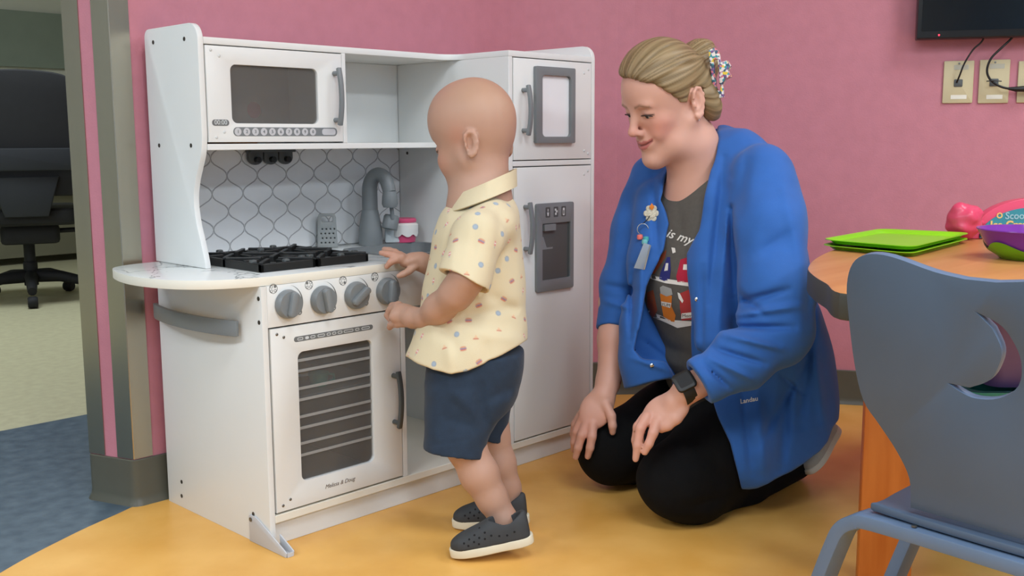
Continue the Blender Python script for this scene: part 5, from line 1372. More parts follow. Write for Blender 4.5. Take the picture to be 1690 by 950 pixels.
trunk += [RC(W(1262, 430, 2.42), W(1278, 620, 2.46), 0.105, 0.124, 'u', 0.05), RC(W(1283, 682, 2.465), W(1206, 728, 2.325), 0.126, 0.118, 'u', 0.05), RC(W(1282, 735, 2.45), W(1230, 768, 2.35), 0.108, 0.095, 'u', 0.03)]
far_slv = chain([(W(1078, 292, 2.50), 0.054), (W(1052, 380, 2.505), 0.060), (W(1030, 470, 2.495), 0.056), (W(1013, 555, 2.470), 0.0435)], k=0.02)
far_slv += [PLANE(W(1013, 543, 2.47), nrm(W(1010, 590, 2.45) - W(1020, 500, 2.49)), 'i', 0.002), RC(W(1014, 534, 2.473), W(1012, 570, 2.464), 0.030, 0.0385, 's', 0.003)]
near_slv = chain([(W(1258, 290, 2.265), 0.070), (W(1272, 380, 2.205), 0.080), (W(1280, 470, 2.175), 0.080), (W(1284, 545, 2.150), 0.070)], k=0.03)
near_slv += chain([(W(1280, 548, 2.150), 0.068), (W(1225, 592, 2.115), 0.058), (W(1158, 628, 2.100), 0.0430), (W(1130, 642, 2.095), 0.040)], k=0.03)
cfn = nrm(W(1120, 650, 2.10) - W(1200, 605, 2.11))
near_slv += [PLANE(W(1152, 630, 2.10), cfn, 'i', 0.002), RC(W(1190, 610, 2.112), W(1130, 644, 2.10), 0.032, 0.036, 's', 0.003)]
POLY = np.array([(1108, 258), (1104, 275), (1096, 305), (1089, 330), (1100, 352), (1105, 369), (1096, 412), (1082, 442), (1067, 473), (1056, 525), (1046, 577), (1060, 592), (1098, 596), (1112, 622), (1120, 640), (1142, 640), (1142, 576), (1141, 490), (1136, 450), (1134, 419), (1155, 380), (1164, 322), (1180, 245), (1186, 190), (1150, 175), (1118, 200)], float)
def poly_sd(u_, v_, Pp):
    d = np.full(len(u_), 1e18); s_ = np.ones(len(u_)); n = len(Pp); j = n - 1
    for i in range(n):
        ex_, ey_ = Pp[j] - Pp[i]; wx = u_ - Pp[i][0]; wy = v_ - Pp[i][1]
        t = np.clip((wx * ex_ + wy * ey_) / (ex_ * ex_ + ey_ * ey_), 0, 1); bx = wx - ex_ * t; by = wy - ey_ * t
        d = np.minimum(d, bx * bx + by * by)
        c1 = v_ >= Pp[i][1]; c2 = v_ < Pp[j][1]; c3 = ex_ * wy > ey_ * wx
        fl_ = (c1 & c2 & c3) | (~c1 & ~c2 & ~c3); s_ = np.where(fl_, -s_, s_); j = i
    return s_ * np.sqrt(d)
def opening(P):
    u_, v_, dep = pix(P); sd = poly_sd(u_, v_, POLY) * dep / FPX
    return np.maximum(sd, dep - 2.43)
def hemW(P):
    u_, v_, dep = pix(P)
    hv = np.interp(u_, [1000, 1032, 1070, 1108, 1112, 1150, 1172, 1186, 1205, 1218, 1224, 1250, 1300, 1330, 1352, 1366, 1375, 1384, 1395], [646, 641, 632, 622, 640, 650, 652, 690, 730, 780, 808, 805, 781, 762, 745, 728, 704, 694, 690])
    return (v_ - hv) * dep / FPX * 0.8
jf = [(a_, b_, w_ * (0.7 if i_ < 8 else 0.8), am_ * (1.9 if i_ < 8 else 1.4)) for i_, (a_, b_, w_, am_) in enumerate([(W(1205, 345, 2.15), W(1212, 490, 2.12), 0.012, 0.010), (W(1215, 500, 2.10), W(1300, 478, 2.08), 0.010, 0.007), (W(1208, 520, 2.08), W(1318, 505, 2.08), 0.011, -0.007), (W(1200, 540, 2.07), W(1310, 540, 2.07), 0.010, 0.008),
      (W(1195, 552, 2.07), W(1290, 575, 2.07), 0.010, -0.007), (W(1180, 575, 2.07), W(1262, 600, 2.07), 0.009, 0.007), (W(1170, 590, 2.07), W(1240, 625, 2.07), 0.009, -0.006), (W(1160, 600, 2.07), W(1205, 640, 2.07), 0.008, 0.005),
      (W(1235, 250, 2.2), W(1215, 360, 2.13), 0.016, 0.005), (W(1290, 290, 2.2), W(1320, 430, 2.12), 0.018, -0.004), (W(1250, 420, 2.1), W(1310, 380, 2.12), 0.014, 0.004),
      (W(1338, 330, 2.3), W(1330, 560, 2.2), 0.014, 0.012), (W(1345, 470, 2.3), W(1320, 700, 2.3), 0.016, 0.009), (W(1300, 620, 2.25), W(1290, 770, 2.3), 0.016, 0.009), (W(1250, 640, 2.2), W(1262, 790, 2.25), 0.016, -0.008), (W(1225, 650, 2.2), W(1240, 780, 2.22), 0.010, 0.006),
      (W(1340, 560, 2.3), W(1360, 700, 2.35), 0.014, -0.006), (W(1195, 260, 2.3), W(1170, 500, 2.22), 0.010, 0.007), (W(1205, 300, 2.22), W(1185, 560, 2.2), 0.010, -0.006), (W(1160, 440, 2.25), W(1158, 600, 2.22), 0.008, 0.005),
      (W(1078, 290, 2.44), W(1085, 420, 2.36), 0.010, 0.007), (W(1060, 400, 2.4), W(1055, 540, 2.34), 0.010, -0.006), (W(1045, 440, 2.42), W(1040, 560, 2.38), 0.008, 0.008), (W(998, 470, 2.43), W(1050, 480, 2.43), 0.010, 0.006), (W(995, 495, 2.43), W(1045, 510, 2.43), 0.009, -0.005),
      (W(1030, 300, 2.44), W(1012, 430, 2.43), 0.014, -0.004), (W(1060, 560, 2.32), W(1110, 600, 2.31), 0.008, 0.006), (W(1040, 590, 2.32), W(1105, 612, 2.32), 0.006, -0.004), (W(1288, 618, 2.25), W(1325, 650, 2.3), 0.006, 0.006), (W(1215, 480, 2.1), W(1262, 520, 2.07), 0.009, 0.008), (W(1330, 600, 2.3), W(1250, 735, 2.25), 0.012, 0.006)])]
pj_ = [GROUP(trunk + [FN(opening, 's', 0.004), FN(hemW, 'i', 0.003)], 'u', 0.0), RC(W(1137, 200, 2.34), W(1143, 297, 2.37), 0.062, 0.068, 's', 0.006),
       GROUP(far_slv, 'u', 0.016), GROUP(near_slv, 'u', 0.014), FN(crease_field(jf), 'd'), FN(wavy(0.0016, 32, 6), 'd')]
jk, Vj, Qj = sdf_obj('jacket', pj_, [0.45, -1.0, 0.02], [1.6, 0.2, 1.0], 0.0036, mJack, wom, 1)
jk['label'] = 'royal blue snap-front jacket with pushed-up sleeves'
bvJ = bvh_of(Vj, Qj)
text_px('jacket_lettering', 'Landau', 10.5, (1236, 660), -0.18, bvJ, mPW, jk, 0.1, bold=0.2)
# pocket edge, snaps
def snap(px_, py_):
    p = cast(px_, py_, bvJ, 0.0005)
    if p: lathe('snap', [(0, 0.0012), (0.003, 0.0010), (0.0045, 0.0), (0.0045, -0.001)], MATS['silver'], jk, frame(p, RH, ZU), 12)
for q in ((1150, 494), (1076, 603)): snap(*q)
# ---- badge reel with ring, beads and clear card
def near_pt(px_, py_, off=0.006):
    p = cast(px_, py_, bvJ, off); return np.array(p) if p else W(px_, py_, 2.3)
bp0 = near_pt(1075, 352); br = thing_b = lathe('badge_reel', [(0, 0.006), (0.010, 0.005), (0.013, 0.0), (0.013, -0.004), (0, -0.004)], mat('glitter_cream', (206, 200, 178), 0.35, var=0.25, vscale=400), wom, frame(bp0, RH, ZU), 18)
br['label'] = 'glittery badge reel with beads and a clear card hanging from the jacket'
bm = bmesh.new()
for i in range(6):
    a = i * PI / 3; bm_lathe(bm, [(0, 0.004), (0.006, 0.003), (0.0075, 0), (0.006, -0.003), (0, -0.004)], frame(bp0 + RH * 0.011 * math.cos(a) + ZU * 0.013 * math.sin(a), RH, ZU), 10)
finish('petals', bm, MATS['glitter_cream'], br, True)
prism('orange_gem', [(-0.006, 0), (0, -0.008), (0.006, 0), (0, 0.009)], 0.004, frame(bp0 + ZU * 0.014 - FWD * 0.008, RH, ZU), mat('gem_orange', (224, 130, 44), 0.3, var=0.03), br, bev=0.001)
rp = near_pt(1061, 378, 0.008)
tube('key_ring', [rp + (RH * math.cos(t) + ZU * math.sin(t)) * 0.0125 for t in np.linspace(0, 2 * PI, 25)[:-1]], 0.0011, MATS['silver'], br, 6, True)
tube('cord', [bp0, (bp0 + rp) / 2 - FWD * 0.006 + ZU * 0.004, rp + ZU * 0.0125], 0.0012, mBlk, br, 6)
for (x, y, c_) in ((1056, 391, (236, 120, 112)), (1066, 394, (72, 168, 170)), (1064, 399, (120, 190, 190))):
    bp1 = near_pt(x, y, 0.008)
    lathe('bead', [(0, -0.006), (0.006, -0.005), (0.007, 0), (0.006, 0.005), (0, 0.006)], mat('bead_%d' % x, c_, 0.4, var=0.02), br, Matrix.Translation(bp1), 14)
tp = near_pt(1060, 421, 0.010)
prism('clear_card', [(-0.013, -0.032), (0.011, -0.032), (0.014, 0.026), (-0.002, 0.028)], 0.004, frame(tp, nrm(RH * 0.97 - ZU * 0.18), ZU), mat('clear_vinyl', (176, 186, 192), 0.12, alpha=0.55, var=0.04), br, bev=0.001)
prism('card_edge', [(0.009, -0.031), (0.012, -0.031), (0.015, 0.025), (0.012, 0.026)], 0.005, frame(tp - FWD * 0.001, nrm(RH * 0.97 - ZU * 0.18), ZU), MATS['silver'], br)
# ---- microphone clip on the jacket front
mp = near_pt(1155, 358, 0.004)
mc = prism('lapel_device', rrect(-0.009, 0.009, -0.031, 0.031, 0.002), 0.008, frame(mp, nrm(RH * 0.97 - WH * 0.25), nrm(ZU + RH * 0.05)), mBlk, wom, bev=0.0015)
mc['label'] = 'small black clip-on device at the jacket opening'
lathe('device_light', [(0, 0.0012), (0.0018, 0.001), (0.0018, 0)], mat('device_white', (230, 230, 225), 0.4), mc, frame(mp - FWD * 0.006 - ZU * 0.004, RH, ZU), 10)
# ---- watch
wr_ax = nrm(NW - W(1210, 604, 2.13)); wc = W(1131, 641, 2.125)
wu = nrm(np.cross(wr_ax, np.cross(-FWD + ZU * 0.3 - RH * 0.3, wr_ax))); wv = np.cross(wr_ax, wu)
band = [wc + (wu * math.cos(t) * 0.0325 + wv * math.sin(t) * 0.0325) for t in np.linspace(0, 2 * PI, 33)[:-1]]
A_ = [p - wr_ax * 0.0125 for p in band]; B_ = [p + wr_ax * 0.0125 for p in band]
wb_ = strip('watch', A_, B_, 0.003, mBlk, wom, True); wb_['label'] = 'black digital watch on the left wrist'
wd = nrm(-FWD * 0.75 + ZU * 0.35 - RH * 0.45); wd = nrm(wd - wr_ax * (wd @ wr_ax)); fcx = W(1123, 633, 2.125) * 0 + wc + wd * 0.0335
wm = frame(fcx, wr_ax, np.cross(wd, wr_ax))
prism('watch_case', rrect(-0.021, 0.021, -0.021, 0.021, 0.009), 0.010, wm @ Matrix.Translation((0, 0, 0.007)), mBlk, wb_, bev=0.003)
prism('watch_screen', rrect(-0.014, 0.014, -0.014, 0.014, 0.003), 0.0008, wm @ Matrix.Translation((0, 0, 0.0076)), mat('watch_lcd', (44, 48, 52), 0.12, var=0.02), wb_)
# ---- ring
rgc = W(1056, 713, 2.1435); rga = nrm(W(1053, 740, 2.147) - W(1057, 712, 2.143)); r1 = nrm(np.cross(rga, FWD)); r2 = np.cross(rga, r1)
tube('finger_ring', [rgc + (r1 * math.cos(t) + r2 * math.sin(t)) * 0.0112 for t in np.linspace(0, 2 * PI, 21)[:-1]], 0.0011, mat('gold', (212, 164, 84), 0.22, metal=1.0, var=0.01), wom, 6, True)
# ---- sneakers
mSn = mat('sneaker_grey', (186, 182, 172), 0.7, var=0.06, vscale=50, bump=0.3, bscale=300); mSnS = mat('sneaker_sole', (222, 218, 204), 0.6, var=0.02)
shoe(wom, W(1336, 784, 2.50), W(1382, 708, 2.57), up=nrm(-RH * 0.80 - FWD * 0.45 - ZU * 0.1), m_up=mSn, m_so=mSnS, label='pale grey sneaker, sole turned up', holes=False, wide=1.25)
# ================================================================ TABLE, CHAIRS AND THINGS ON THE TABLE
mTop = mat('table_maple', (196, 132, 74), 0.35, rgb2=(206, 146, 88), vscale=3, stretch=(1, 12, 1), detail=6)
mEdge = mat('table_edge_rubber', (62, 62, 56), 0.5, var=0.03)
mOr = mat('orange_wood', (186, 98, 34), 0.4, rgb2=(202, 114, 46), vscale=5, stretch=(8, 8, 1))
mSlate = mat('slate_blue_laminate', (76, 92, 112), 0.42, var=0.03, vscale=10)
mSlateE = mat('slate_edge', (96, 116, 142), 0.42, var=0.03, vscale=10)
mPurp = mat('purple_laminate', (128, 98, 148), 0.4, var=0.03); mTeal = mat('teal_laminate', (58, 160, 148), 0.4, var=0.03)
ZT = 0.60
tpts = [tuple(on_z(x, y, ZT)[:2]) for x, y in ((1600, 381), (1540, 384), (1450, 392), (1385, 408), (1348, 424), (1333, 440), (1340, 452), (1362, 466), (1400, 484))]
far_r = on_z(1690, 383, ZT)[:2]
tl = [tuple(far_r + np.array([0.10, -0.14]))] + [tuple(far_r + np.array([0.02, 0.03]))] + tpts + [(0.47, -1.16), (0.56, -1.34), (0.80, -1.46), (1.15, -1.50), (1.50, -1.42), (1.68, -1.20)]
tl = [tuple(p) for p in spline(tl, 6, True)]
tab = thing('activity_table', 'round-edged wooden children\'s table with a dark rubber edge and orange legs', 'table', loc=(1.1, -1.1, 0))
tt_ = prism('table_top', tl, 0.042, TOPF(ZT), mTop, tab, bev=0.004)
tt_.data.materials.append(mEdge)
for p_ in tt_.data.polygons:
    if p_.normal.z < 0.8: p_.material_index = 1
def leg_board(c, d, w_, t_):
    d = nrm(d); n_ = np.cross(ZU, d)
    bm = bmesh.new(); pts = [(-w_ / 2, 0.001), (w_ / 2, 0.001), (w_ / 2, ZT - 0.0425), (-w_ / 2, ZT - 0.0425)]
    bm_prism(bm, pts, t_, frame((c[0], c[1], 0), d, (0, 0, 1)), bev=0.003)
    return finish('table_leg', bm, mOr, tab, True, 0.5)
lc = W(1467, 800, 1.90)
leg_board(lc, RH * 0.98 - WH * 0.2, 0.094, 0.035)
leg_board((1.45, -0.95), (0.6, -0.8, 0), 0.094, 0.035); leg_board((1.35, -1.35), (0.9, 0.3, 0), 0.094, 0.035)

def kid_chair(name, label, B, e, group, m_back, m_seat, m_frame):
    e = nrm(e); f = np.array([-e[1], e[0], 0.0]); l = nrm(ZU * 0.985 - f * 0.17)
    ch = thing(name, label, 'chair', group, (B[0] + e[0] * 0.17 + f[0] * 0.15, B[1] + e[1] * 0.17 + f[1] * 0.15, 0))
    ac = 0.17
    half = [(0.013, 0.397), (0.049, 0.397), (0.108, 0.382), (0.150, 0.376)]
    left = [(0.061, 0.030), (0.061, 0.075), (0.044, 0.112), (0.018, 0.148), (-0.005, 0.180), (-0.016, 0.234), (-0.021, 0.305), (-0.021, 0.350), (-0.010, 0.382)]
    L_ = [tuple(p) for p in spline(left + half, 4)]
    outl = L_ + [(2 * ac - a, b) for a, b in L_[::-1]]
    mo = [(0.163, 0.334), (0.192, 0.322), (0.208, 0.304), (0.219, 0.276), (0.215, 0.243), (0.190, 0.222), (0.160, 0.216), (0.140, 0.221), (0.123, 0.230)]
    mi = [(0.152, 0.229), (0.177, 0.243), (0.190, 0.264), (0.195, 0.288), (0.184, 0.315)]
    moon = [tuple(p) for p in spline(mo, 4)] + [tuple(p) for p in spline(mi, 4)]
    M = frame(np.array(B) + f * 0.0, e, l)
    bk = prism('backrest', outl, 0.013, M, m_back, ch, holes=[moon], bev=0.0025)
    bk.data.materials.append(mSlateE if m_back is mSlate else m_back)
    nn = np.cross(e, l)
    for p_ in bk.data.polygons:
        if abs(np.array(p_.normal) @ nn) < 0.7: p_.material_index = 1
    fM = frame(np.array(B) + ZU * 0.022, e, f)
    seat = [tuple(p) for p in spline([(0.03, -0.012), (0.31, -0.012), (0.335, 0.02), (0.345, 0.20), (0.32, 0.30), (0.17, 0.325), (0.02, 0.30), (-0.005, 0.20), (0.005, 0.02)], 4, True)]
    st = prism('seat', seat, 0.012, fM, m_seat, ch, bev=0.003)
    for off, nm in ((-0.005, 'rear_leg_frame'), (0.27, 'front_leg_frame')):
        P0 = np.array(B) + f * off
        pts = [(-0.128, -0.2785), (-0.082, -0.135), (-0.055, -0.060), (-0.040, -0.028), (-0.018, -0.011), (0.012, -0.004), (0.17, -0.003), (0.328, -0.004), (0.358, -0.011), (0.380, -0.028), (0.395, -0.060), (0.422, -0.135), (0.468, -0.2785)]
        pw_ = [P0 + e * a + ZU * b - f * (0.05 * min(0, b) * (1 if off > 0.1 else -1)) * -1 for a, b in spline(pts, 4)]
        ribbon(nm, pw_, f, 0.046, 0.021, m_frame, ch, bev=0.003)
    for a in (0.075, 0.265):
        lathe('bolt', [(0, 0.002), (0.004, 0.0015), (0.004, 0)], mScr, ch, frame(np.array(B) + e * a + ZU * 0.009 - f * 0.018, e, f), 10)
    return ch
kid_chair('child_chair', 'slate blue child\'s chair with a crescent moon cut-out, seen from behind', (0.307, -1.129, 0.28), (-0.105, -0.994, 0), None, mSlate, mSlate, mSlateE)
def storage_bin(c, z0, z1, w_, d_, m_, label):
    o = thing('storage_bin', label, 'bin', None, (c[0], c[1], z0))
    bm = bmesh.new(); rs = []
    for dw, z in ((-0.02, z0), (0.0, z1 - 0.004), (0.012, z1 - 0.004), (0.012, z1), (-0.004, z1), (-0.022, z0 + 0.006)):
        rs.append([bm.verts.new((c[0] + RH[0] * x + WH[0] * y, c[1] + RH[1] * x + WH[1] * y, z)) for x, y in rrect(-w_ - dw, w_ + dw, -d_ - dw, d_ + dw, 0.03)])
    for A, B in zip(rs[:-1], rs[1:]):
        for i in range(len(A)): bm.faces.new((A[i], A[(i + 1) % len(A)], B[(i + 1) % len(A)], B[i]))
    bm.faces.new(rs[0]); bm.faces.new(rs[-1])
    finish('bin_body', bm, m_, o, True, 0.7)
    tube('bin_handle', [np.array([c[0], c[1], z1 - 0.03]) - WH * (d_ + 0.002) + RH * a for a in (-0.05, -0.02, 0.02, 0.05)], 0.006, m_, o)
c2 = W(1672, 630, 2.24)
storage_bin(c2, 0.001, 0.315, 0.14, 0.12, mTeal, 'teal plastic bin under the table, glimpsed through the moon cut-out')
storage_bin(c2 + RH * 0.02, 0.316, 0.47, 0.13, 0.11, mPurp, 'purple plastic bin on the teal bin under the table')

mLime = mat('lime_plastic', (140, 206, 30), 0.35, var=0.02)
def tray(z, pts, label):
    q = [np.array(on_z(x, y, ZT + 0.012)[:2]) for x, y in pts]
    c = sum(q) / 4; o = thing('plastic_tray', label, 'tray', 'lime trays on the table', (c[0], c[1], z))
    def rc_(s, r):
        out = []
        Q = [c + (p - c) * s for p in q]
        for i in range(4):
            a, b, d = Q[i - 1], Q[i], Q[(i + 1) % 4]
            u1 = nrm(np.append(a - b, 0))[:2]; u2 = nrm(np.append(d - b, 0))[:2]
            for t in np.linspace(0, 1, 6): out.append(tuple((b + u1 * r) * (1 - t) ** 2 + 2 * b * t * (1 - t) + (b + u2 * r) * t * t))
        return out
    outer = rc_(1.0, 0.035); inn = rc_(0.93, 0.03); low = rc_(0.88, 0.03)
    prism('tray_base', low, 0.002, TOPF(z + 0.002), mLime, o)
    bm = bmesh.new()
    rs = [[bm.verts.new((x, y, zz)) for x, y in loop] for loop, zz in ((low, z + 0.002), (inn, z + 0.0085), (outer, z + 0.0100), (outer, z + 0.0085), (inn, z + 0.0065), (low, z + 0.0005))]
    for A, B in zip(rs[:-1], rs[1:]):
        for i in range(len(A)): bm.faces.new((A[i], A[(i + 1) % len(A)], B[(i + 1) % len(A)], B[i]))
    finish('tray_rim', bm, mLime, o, True, 0.8)
TP = ((1352, 402), (1453, 384), (1603, 391), (1505, 416))
tray(ZT + 0.0005, TP, 'lime green plastic tray lying underneath its twin on the wooden table')
tray(ZT + 0.0108, [(x + dx, y + dy) for (x, y), dx, dy in zip(TP, (2, 0, 0, 1), (-1, -1, -1, -2))], 'lime green plastic tray on top of another on the wooden table')

# bowl
bc = on_z(1702, 427, ZT); R_ = 0.098
bw = thing('toy_bowl', 'purple and green plastic bowl at the table edge beside the trays', 'bowl', loc=tuple(bc))
mPu = mat('purple_gloss', (122, 54, 156), 0.15, var=0.02); mGn = mat('green_gloss', (110, 178, 24), 0.25, var=0.02)
lathe('bowl_cup', [(0, 0.004), (0.055, 0.004), (0.074, 0.016), (0.086, 0.034), (0.0965, 0.054), (0.099, 0.056), (0.0985, 0.058), (0.0945, 0.0575), (0.083, 0.036), (0.070, 0.018), (0.05, 0.009), (0, 0.009)], mPu, bw, Matrix.Translation(bc), 56)
bm = bmesh.new(); n = 72; rr_ = []
for j in range(5):
    ring_ = []
    for i in range(n):
        a = 2 * PI * i / n; top = 0.027 + 0.008 * math.sin(a * 5 + 0.4); z = top * j / 4
        r0 = np.interp(z, [0.0, 0.004, 0.016, 0.034, 0.054], [0.054, 0.0575, 0.0765, 0.0885, 0.099]) + 0.0012
        ring_.append(bm.verts.new((bc[0] + r0 * math.cos(a), bc[1] + r0 * math.sin(a), bc[2] + 0.0005 + z)))
    rr_.append(ring_)
for A, B in zip(rr_[:-1], rr_[1:]):
    for i in range(n): bm.faces.new((A[i], A[(i + 1) % n], B[(i + 1) % n], B[i]))
bm.faces.new(rr_[0])
finish('bowl_base', bm, mGn, bw, True, 1.2)

# ice cream stand
KS = 2.36
so_ = on_z(1702, 405, ZT)
scM = frame(W(1704, 385, KS), RH, ZU)
def spx(x, y): return ((x - 1704) * KS / FPX, -(y - 385) * KS / FPX)
zb_ = (W(1704, 385, KS)[2] - ZT)
st_ = thing('toy_ice_cream_stand', 'pink toy ice cream counter with a teal sign behind the bowl', 'toy', loc=(W(1704, 385, KS)[0], W(1704, 385, KS)[1], ZT))
mTP = mat('toy_rose', (222, 76, 108), 0.32, var=0.03); mST = mat('sign_teal', (56, 140, 154), 0.4, var=0.02); mSY = mat('sign_yellow', (228, 190, 116), 0.5, var=0.02); mSW = mat('sign_pale', (150, 190, 200), 0.5, var=0.02)
sx0, sz0 = spx(1704, 392); rx_, ry_ = 88 * KS / FPX, 50 * KS / FPX
arch = [(sx0 + (rx_ + 0.016) * math.cos(a), max(sz0 + (ry_ + 0.020) * math.sin(a), -zb_ + 0.001)) for a in np.linspace(-0.35, PI + 0.35, 40)]
sign = [(sx0 + rx_ * math.cos(a), sz0 + ry_ * math.sin(a)) for a in np.linspace(0.0, PI, 32)]
sg_low = [(sx0 - rx_, -zb_ + 0.012), (sx0 + rx_, -zb_ + 0.012)]
ar = prism('arch', arch, 0.030, scM @ Matrix.Translation((0, 0, 0.0)), mTP, st_, bev=0.007, seg=3)
sg = prism('sign', sign + sg_low, 0.002, scM @ Matrix.Translation((0, 0, 0.0025)), mST, st_)
text_mesh('sign_lettering', 'Ice Cream', 0.0245, scM @ Matrix.Translation((*spx(1632, 371), 0.0032)), mSY, sg, align='LEFT', bold=0.0009)
text_mesh('sign_lettering', 'Scoop', 0.022, scM @ Matrix.Translation((*spx(1656, 356), 0.0032)), mSW, sg, align='LEFT', bold=0.0004)
lx, lz = spx(1647, 355)
prism('sign_badge', circ(lx, lz, 0.0068, 20), 0.0006, scM @ Matrix.Translation((0, 0, 0.0032)), mSY, sg, holes=[circ(lx, lz, 0.0038, 16)])
# scoop: lumpy ball leaning on the arch
scp = W(1591, 360, KS - 0.02)
prs = [EL(scp, (0.036, 0.036, 0.034), k=0)] + [EL(scp + np.array(v) * 0.030, (0.012, 0.012, 0.010), k=0.012) for v in ((0.9, 0.2, -0.6), (-0.8, -0.3, -0.65), (0.1, -0.9, -0.7), (-0.2, 0.9, -0.7), (0.6, -0.7, -0.6), (-0.7, -0.7, 0.2), (0.3, -0.8, 0.5), (-0.5, 0.2, 0.8))]
prs += [RC(scp + np.array([0, 0, -0.02]), np.array([scp[0], scp[1], ZT + 0.012]) + RH * 0.012, 0.026, 0.012, k=0.01), FN(wavy(0.0010, 130, 2), 'd')]
so2, _, _ = sdf_obj('scoop', prs, scp - 0.07, scp + 0.07, 0.003, mTP, st_, 1)
tube('scoop_arm', [scp + RH * 0.02, W(1615, 368, KS), W(1630, 366, KS + 0.01)], 0.009, mTP, st_)

# ================================================================ WALL: TV, OUTLET PLATES, CABLES
nW = np.array([-0.866, -0.5, 0.0]); dW = np.array([0.5, -0.866, 0.0]); PW0 = np.array([CORN[0], CORN[1], 0.0])
def wall_pt(px_, py_, off=0.0): return on_plane(px_, py_, PW0 + nW * off, nW)
def wallM(p): return frame(p, dW, ZU)
mPlate = mat('almond_plate', (196, 184, 146), 0.45, var=0.02); mScrn = mat('tv_black', (8, 9, 10), 0.12, var=0.02); mBez = mat('tv_bezel', (14, 14, 15), 0.3, var=0.02)
c0 = wall_pt(1512.9, 64.7, 0.065)
tv = thing('wall_tv', 'black flat television mounted high on the pink wall', 'television', loc=tuple(c0))
tvM = wallM(c0)
prism('tv_body', rrect(0, 0.95, 0, 0.55, 0.004), 0.045, tvM, mBez, tv, bev=0.003)
prism('tv_screen', rrect(0.012, 0.938, 0.022, 0.538, 0.002), 0.001, tvM @ Matrix.Translation((0, 0, 0.0012)), mScrn, tv)
prism('wall_mount', rrect(0.35, 0.60, 0.15, 0.40, 0.004), 0.019, tvM @ Matrix.Translation((0, 0, -0.0455)), mBlk, tv)
lathe('standby_light', [(0, 0.0015), (0.0022, 0.001), (0.0024, 0)], mat('red_led', (255, 40, 50), 0.4, emit=(255, 40, 60), estr=6), tv, tvM @ Matrix.Translation((0.060, 0.010, 0.001)), 10)
def plate(x0, y0, x1, y1, label, extra):
    a = wall_pt(x0, y0); b = wall_pt(x1, y1); w_ = abs((b - a) @ dW); h_ = abs(b[2] - a[2]); o = np.array([(a[0] + b[0]) / 2, (a[1] + b[1]) / 2, min(a[2], b[2])])
    p = thing('outlet_plate', label, 'wall plate', 'almond wall plates under the television', tuple(o))
    M = wallM(o + nW * 0.006)
    prism('plate_cover', rrect(-w_ / 2, w_ / 2, 0, h_, 0.003), 0.0057, M, mPlate, p, bev=0.0015)
    prism('paper_label', rrect(-0.022, 0.022, 0.012, 0.024, 0.001), 0.0004, M @ Matrix.Translation((0.003, 0, 0.0005)), mat('label_white', (224, 222, 208), 0.7, var=0.02), p)
    prism('paper_label', rrect(-0.020, 0.020, h_ - 0.026, h_ - 0.012, 0.001), 0.0004, M @ Matrix.Translation((0.006, 0, 0.0005)), mat('label_grey', (182, 182, 166), 0.7, var=0.02), p)
    if extra: prism('socket', rrect(-0.012, 0.012, h_ / 2 - 0.014, h_ / 2 + 0.008, 0.003), 0.003, M @ Matrix.Translation((0, 0, 0.002)), mGd if extra == 2 else mPlate, p, bev=0.001)
    lathe('screw', [(0, 0.001), (0.003, 0.0006), (0.003, 0)], mScr, p, M @ Matrix.Translation((0, h_ - 0.008, 0)), 10)
plate(1558, 101, 1604, 170, 'almond wall plate with one cable, left of the plates under the television', 2)
plate(1617, 99, 1663, 170, 'almond wall plate behind the curled cable, second from left', 2)
plate(1681, 101, 1727, 169, 'almond wall plate cut by the right edge of the photo', 1)
def cable(name, label, pts, r):
    P = [wall_pt(x, y, o) for x, y, o in pts]
    o = tube(name, spline(P, 8), r, mBlk, None, 8); tag(o, label, 'cable', 'black cables below the television'); return o
cable('video_cable', 'straight black cable from the television to the left wall plate', [(1628, 40, 0.03), (1622, 66, 0.03), (1606, 82, 0.03), (1592, 104, 0.028), (1584, 124, 0.022), (1579, 136, 0.009)], 0.0026)
pc = cable('power_cable', 'black power cable curling down past the second wall plate', [(1680, 40, 0.03), (1672, 60, 0.03), (1654, 78, 0.035), (1636, 96, 0.035), (1629, 116, 0.032), (1635, 132, 0.030), (1652, 143, 0.030), (1672, 147, 0.030), (1690, 148, 0.030), (1704, 146, 0.012)], 0.0034)
plug = tube('plug', [wall_pt(1664, 146, 0.030), wall_pt(1676, 147, 0.030), wall_pt(1704, 146, 0.026)], [0.004, 0.0075, 0.010], mBlk, pc, 10)
tube('cable_tie', [wall_pt(1628, 134, 0.034), wall_pt(1640, 133, 0.036), wall_pt(1653, 134, 0.034)], 0.0018, mBlk, pc, 6)

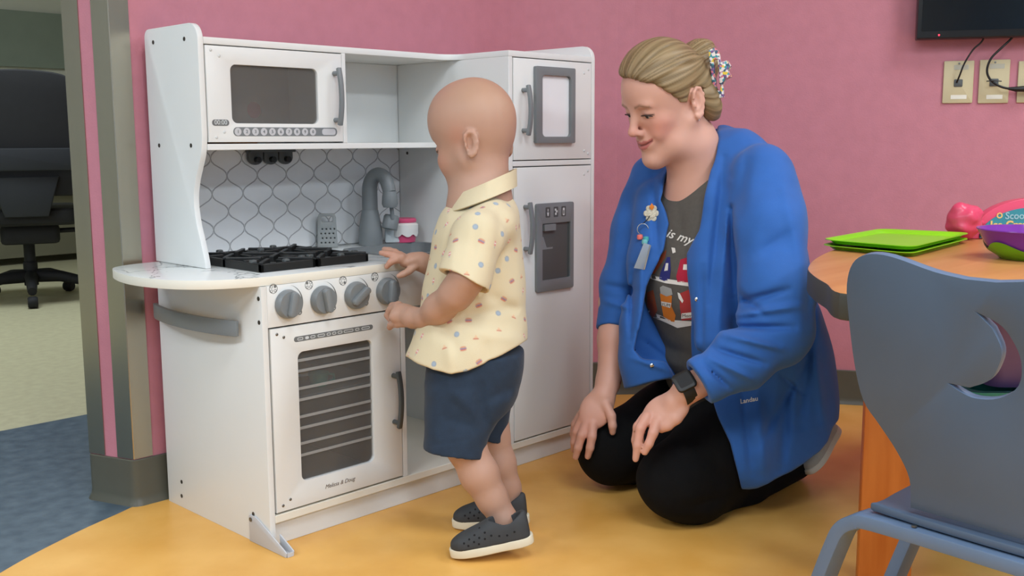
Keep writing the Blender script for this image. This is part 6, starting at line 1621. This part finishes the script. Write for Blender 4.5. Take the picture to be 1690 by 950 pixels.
# ================================================================ ROOM BEYOND: office chair and desk
mOC = mat('office_black', (20, 21, 22), 0.7, var=0.1, vscale=30); mOC2 = mat('office_strap', (34, 38, 42), 0.6, var=0.05)
cb = np.array([1.03, 3.86, 0.0])
oc = thing('office_chair', 'black office swivel chair with its back turned in the room beyond', 'office chair', loc=tuple(cb))
cW = nrm(np.array([cb[0] - CAM[0], cb[1] - CAM[1], 0])); cR = np.array([cW[1], -cW[0], 0.0])
def och(a, d, z): return cb + cR * a + cW * d + ZU * z
om = lambda d: frame(cb + cW * d, cR, ZU)
bk_ = [tuple(p) for p in spline([(-0.24, 0.56), (-0.275, 0.75), (-0.285, 0.95), (-0.27, 1.10), (-0.20, 1.165), (0.0, 1.185), (0.20, 1.165), (0.27, 1.10), (0.285, 0.95), (0.275, 0.75), (0.24, 0.56)], 4)]
prism('backrest', bk_, 0.05, om(-0.30), mOC, oc, bev=0.012, seg=3)
prism('lumbar_strap', rrect(-0.27, 0.27, 0.69, 0.80, 0.02), 0.012, om(-0.352), mOC2, oc, bev=0.004)
prism('back_spine', [(-0.10, 0.46), (0.10, 0.46), (0.16, 0.66), (-0.16, 0.66)], 0.05, om(-0.33), mOC2, oc, bev=0.01)
prism('seat', rrect(-0.26, 0.26, -0.28, 0.24, 0.08), 0.09, frame(cb + ZU * 0.50, cR, cW), mOC, oc, bev=0.03, seg=3)
prism('seat_mechanism', rrect(-0.13, 0.15, -0.18, 0.12, 0.03), 0.10, frame(cb + ZU * 0.41, cR, cW), mOC, oc, bev=0.02)
tube('lever', [och(0.08, -0.1, 0.37), och(0.26, -0.12, 0.375)], 0.013, mOC, oc)
lathe('gas_column', [(0, 0.08), (0.035, 0.08), (0.035, 0.20), (0.028, 0.21), (0.028, 0.33), (0, 0.33)], mOC, oc, Matrix.Translation(cb), 16)
for i in range(5):
    a = -PI / 2 + 0.0 + i * 2 * PI / 5; d_ = cR * math.cos(a) + cW * math.sin(a)
    lg = tube('base_leg', [cb + ZU * 0.13, cb + d_ * 0.15 + ZU * 0.125, cb + d_ * 0.32 + ZU * 0.085], [0.036, 0.03, 0.022], mOC, oc)
    cp = cb + d_ * 0.32
    lathe('caster', [(0, -0.024), (0.024, -0.024), (0.030, -0.014), (0.030, 0.014), (0.024, 0.024), (0, 0.024)], mOC, lg, frame(cp + ZU * 0.031, nrm(d_), ZU), 16)
ds = thing('office_desk', 'olive panelled desk against the far wall behind the office chair', 'desk', loc=(1.6, 5.6, 0))
box('desk_top', 0.4, 2.8, 5.2, 5.95, 0.72, 0.75, mCream, ds, bev=0.004)
box('modesty_panel', 0.45, 2.75, 5.55, 5.58, 0.05, 0.72, mDarkWall, ds)
for x in (0.42, 2.75): box('desk_side', x, x + 0.03, 5.22, 5.93, 0.001, 0.72, mDarkWall, ds)
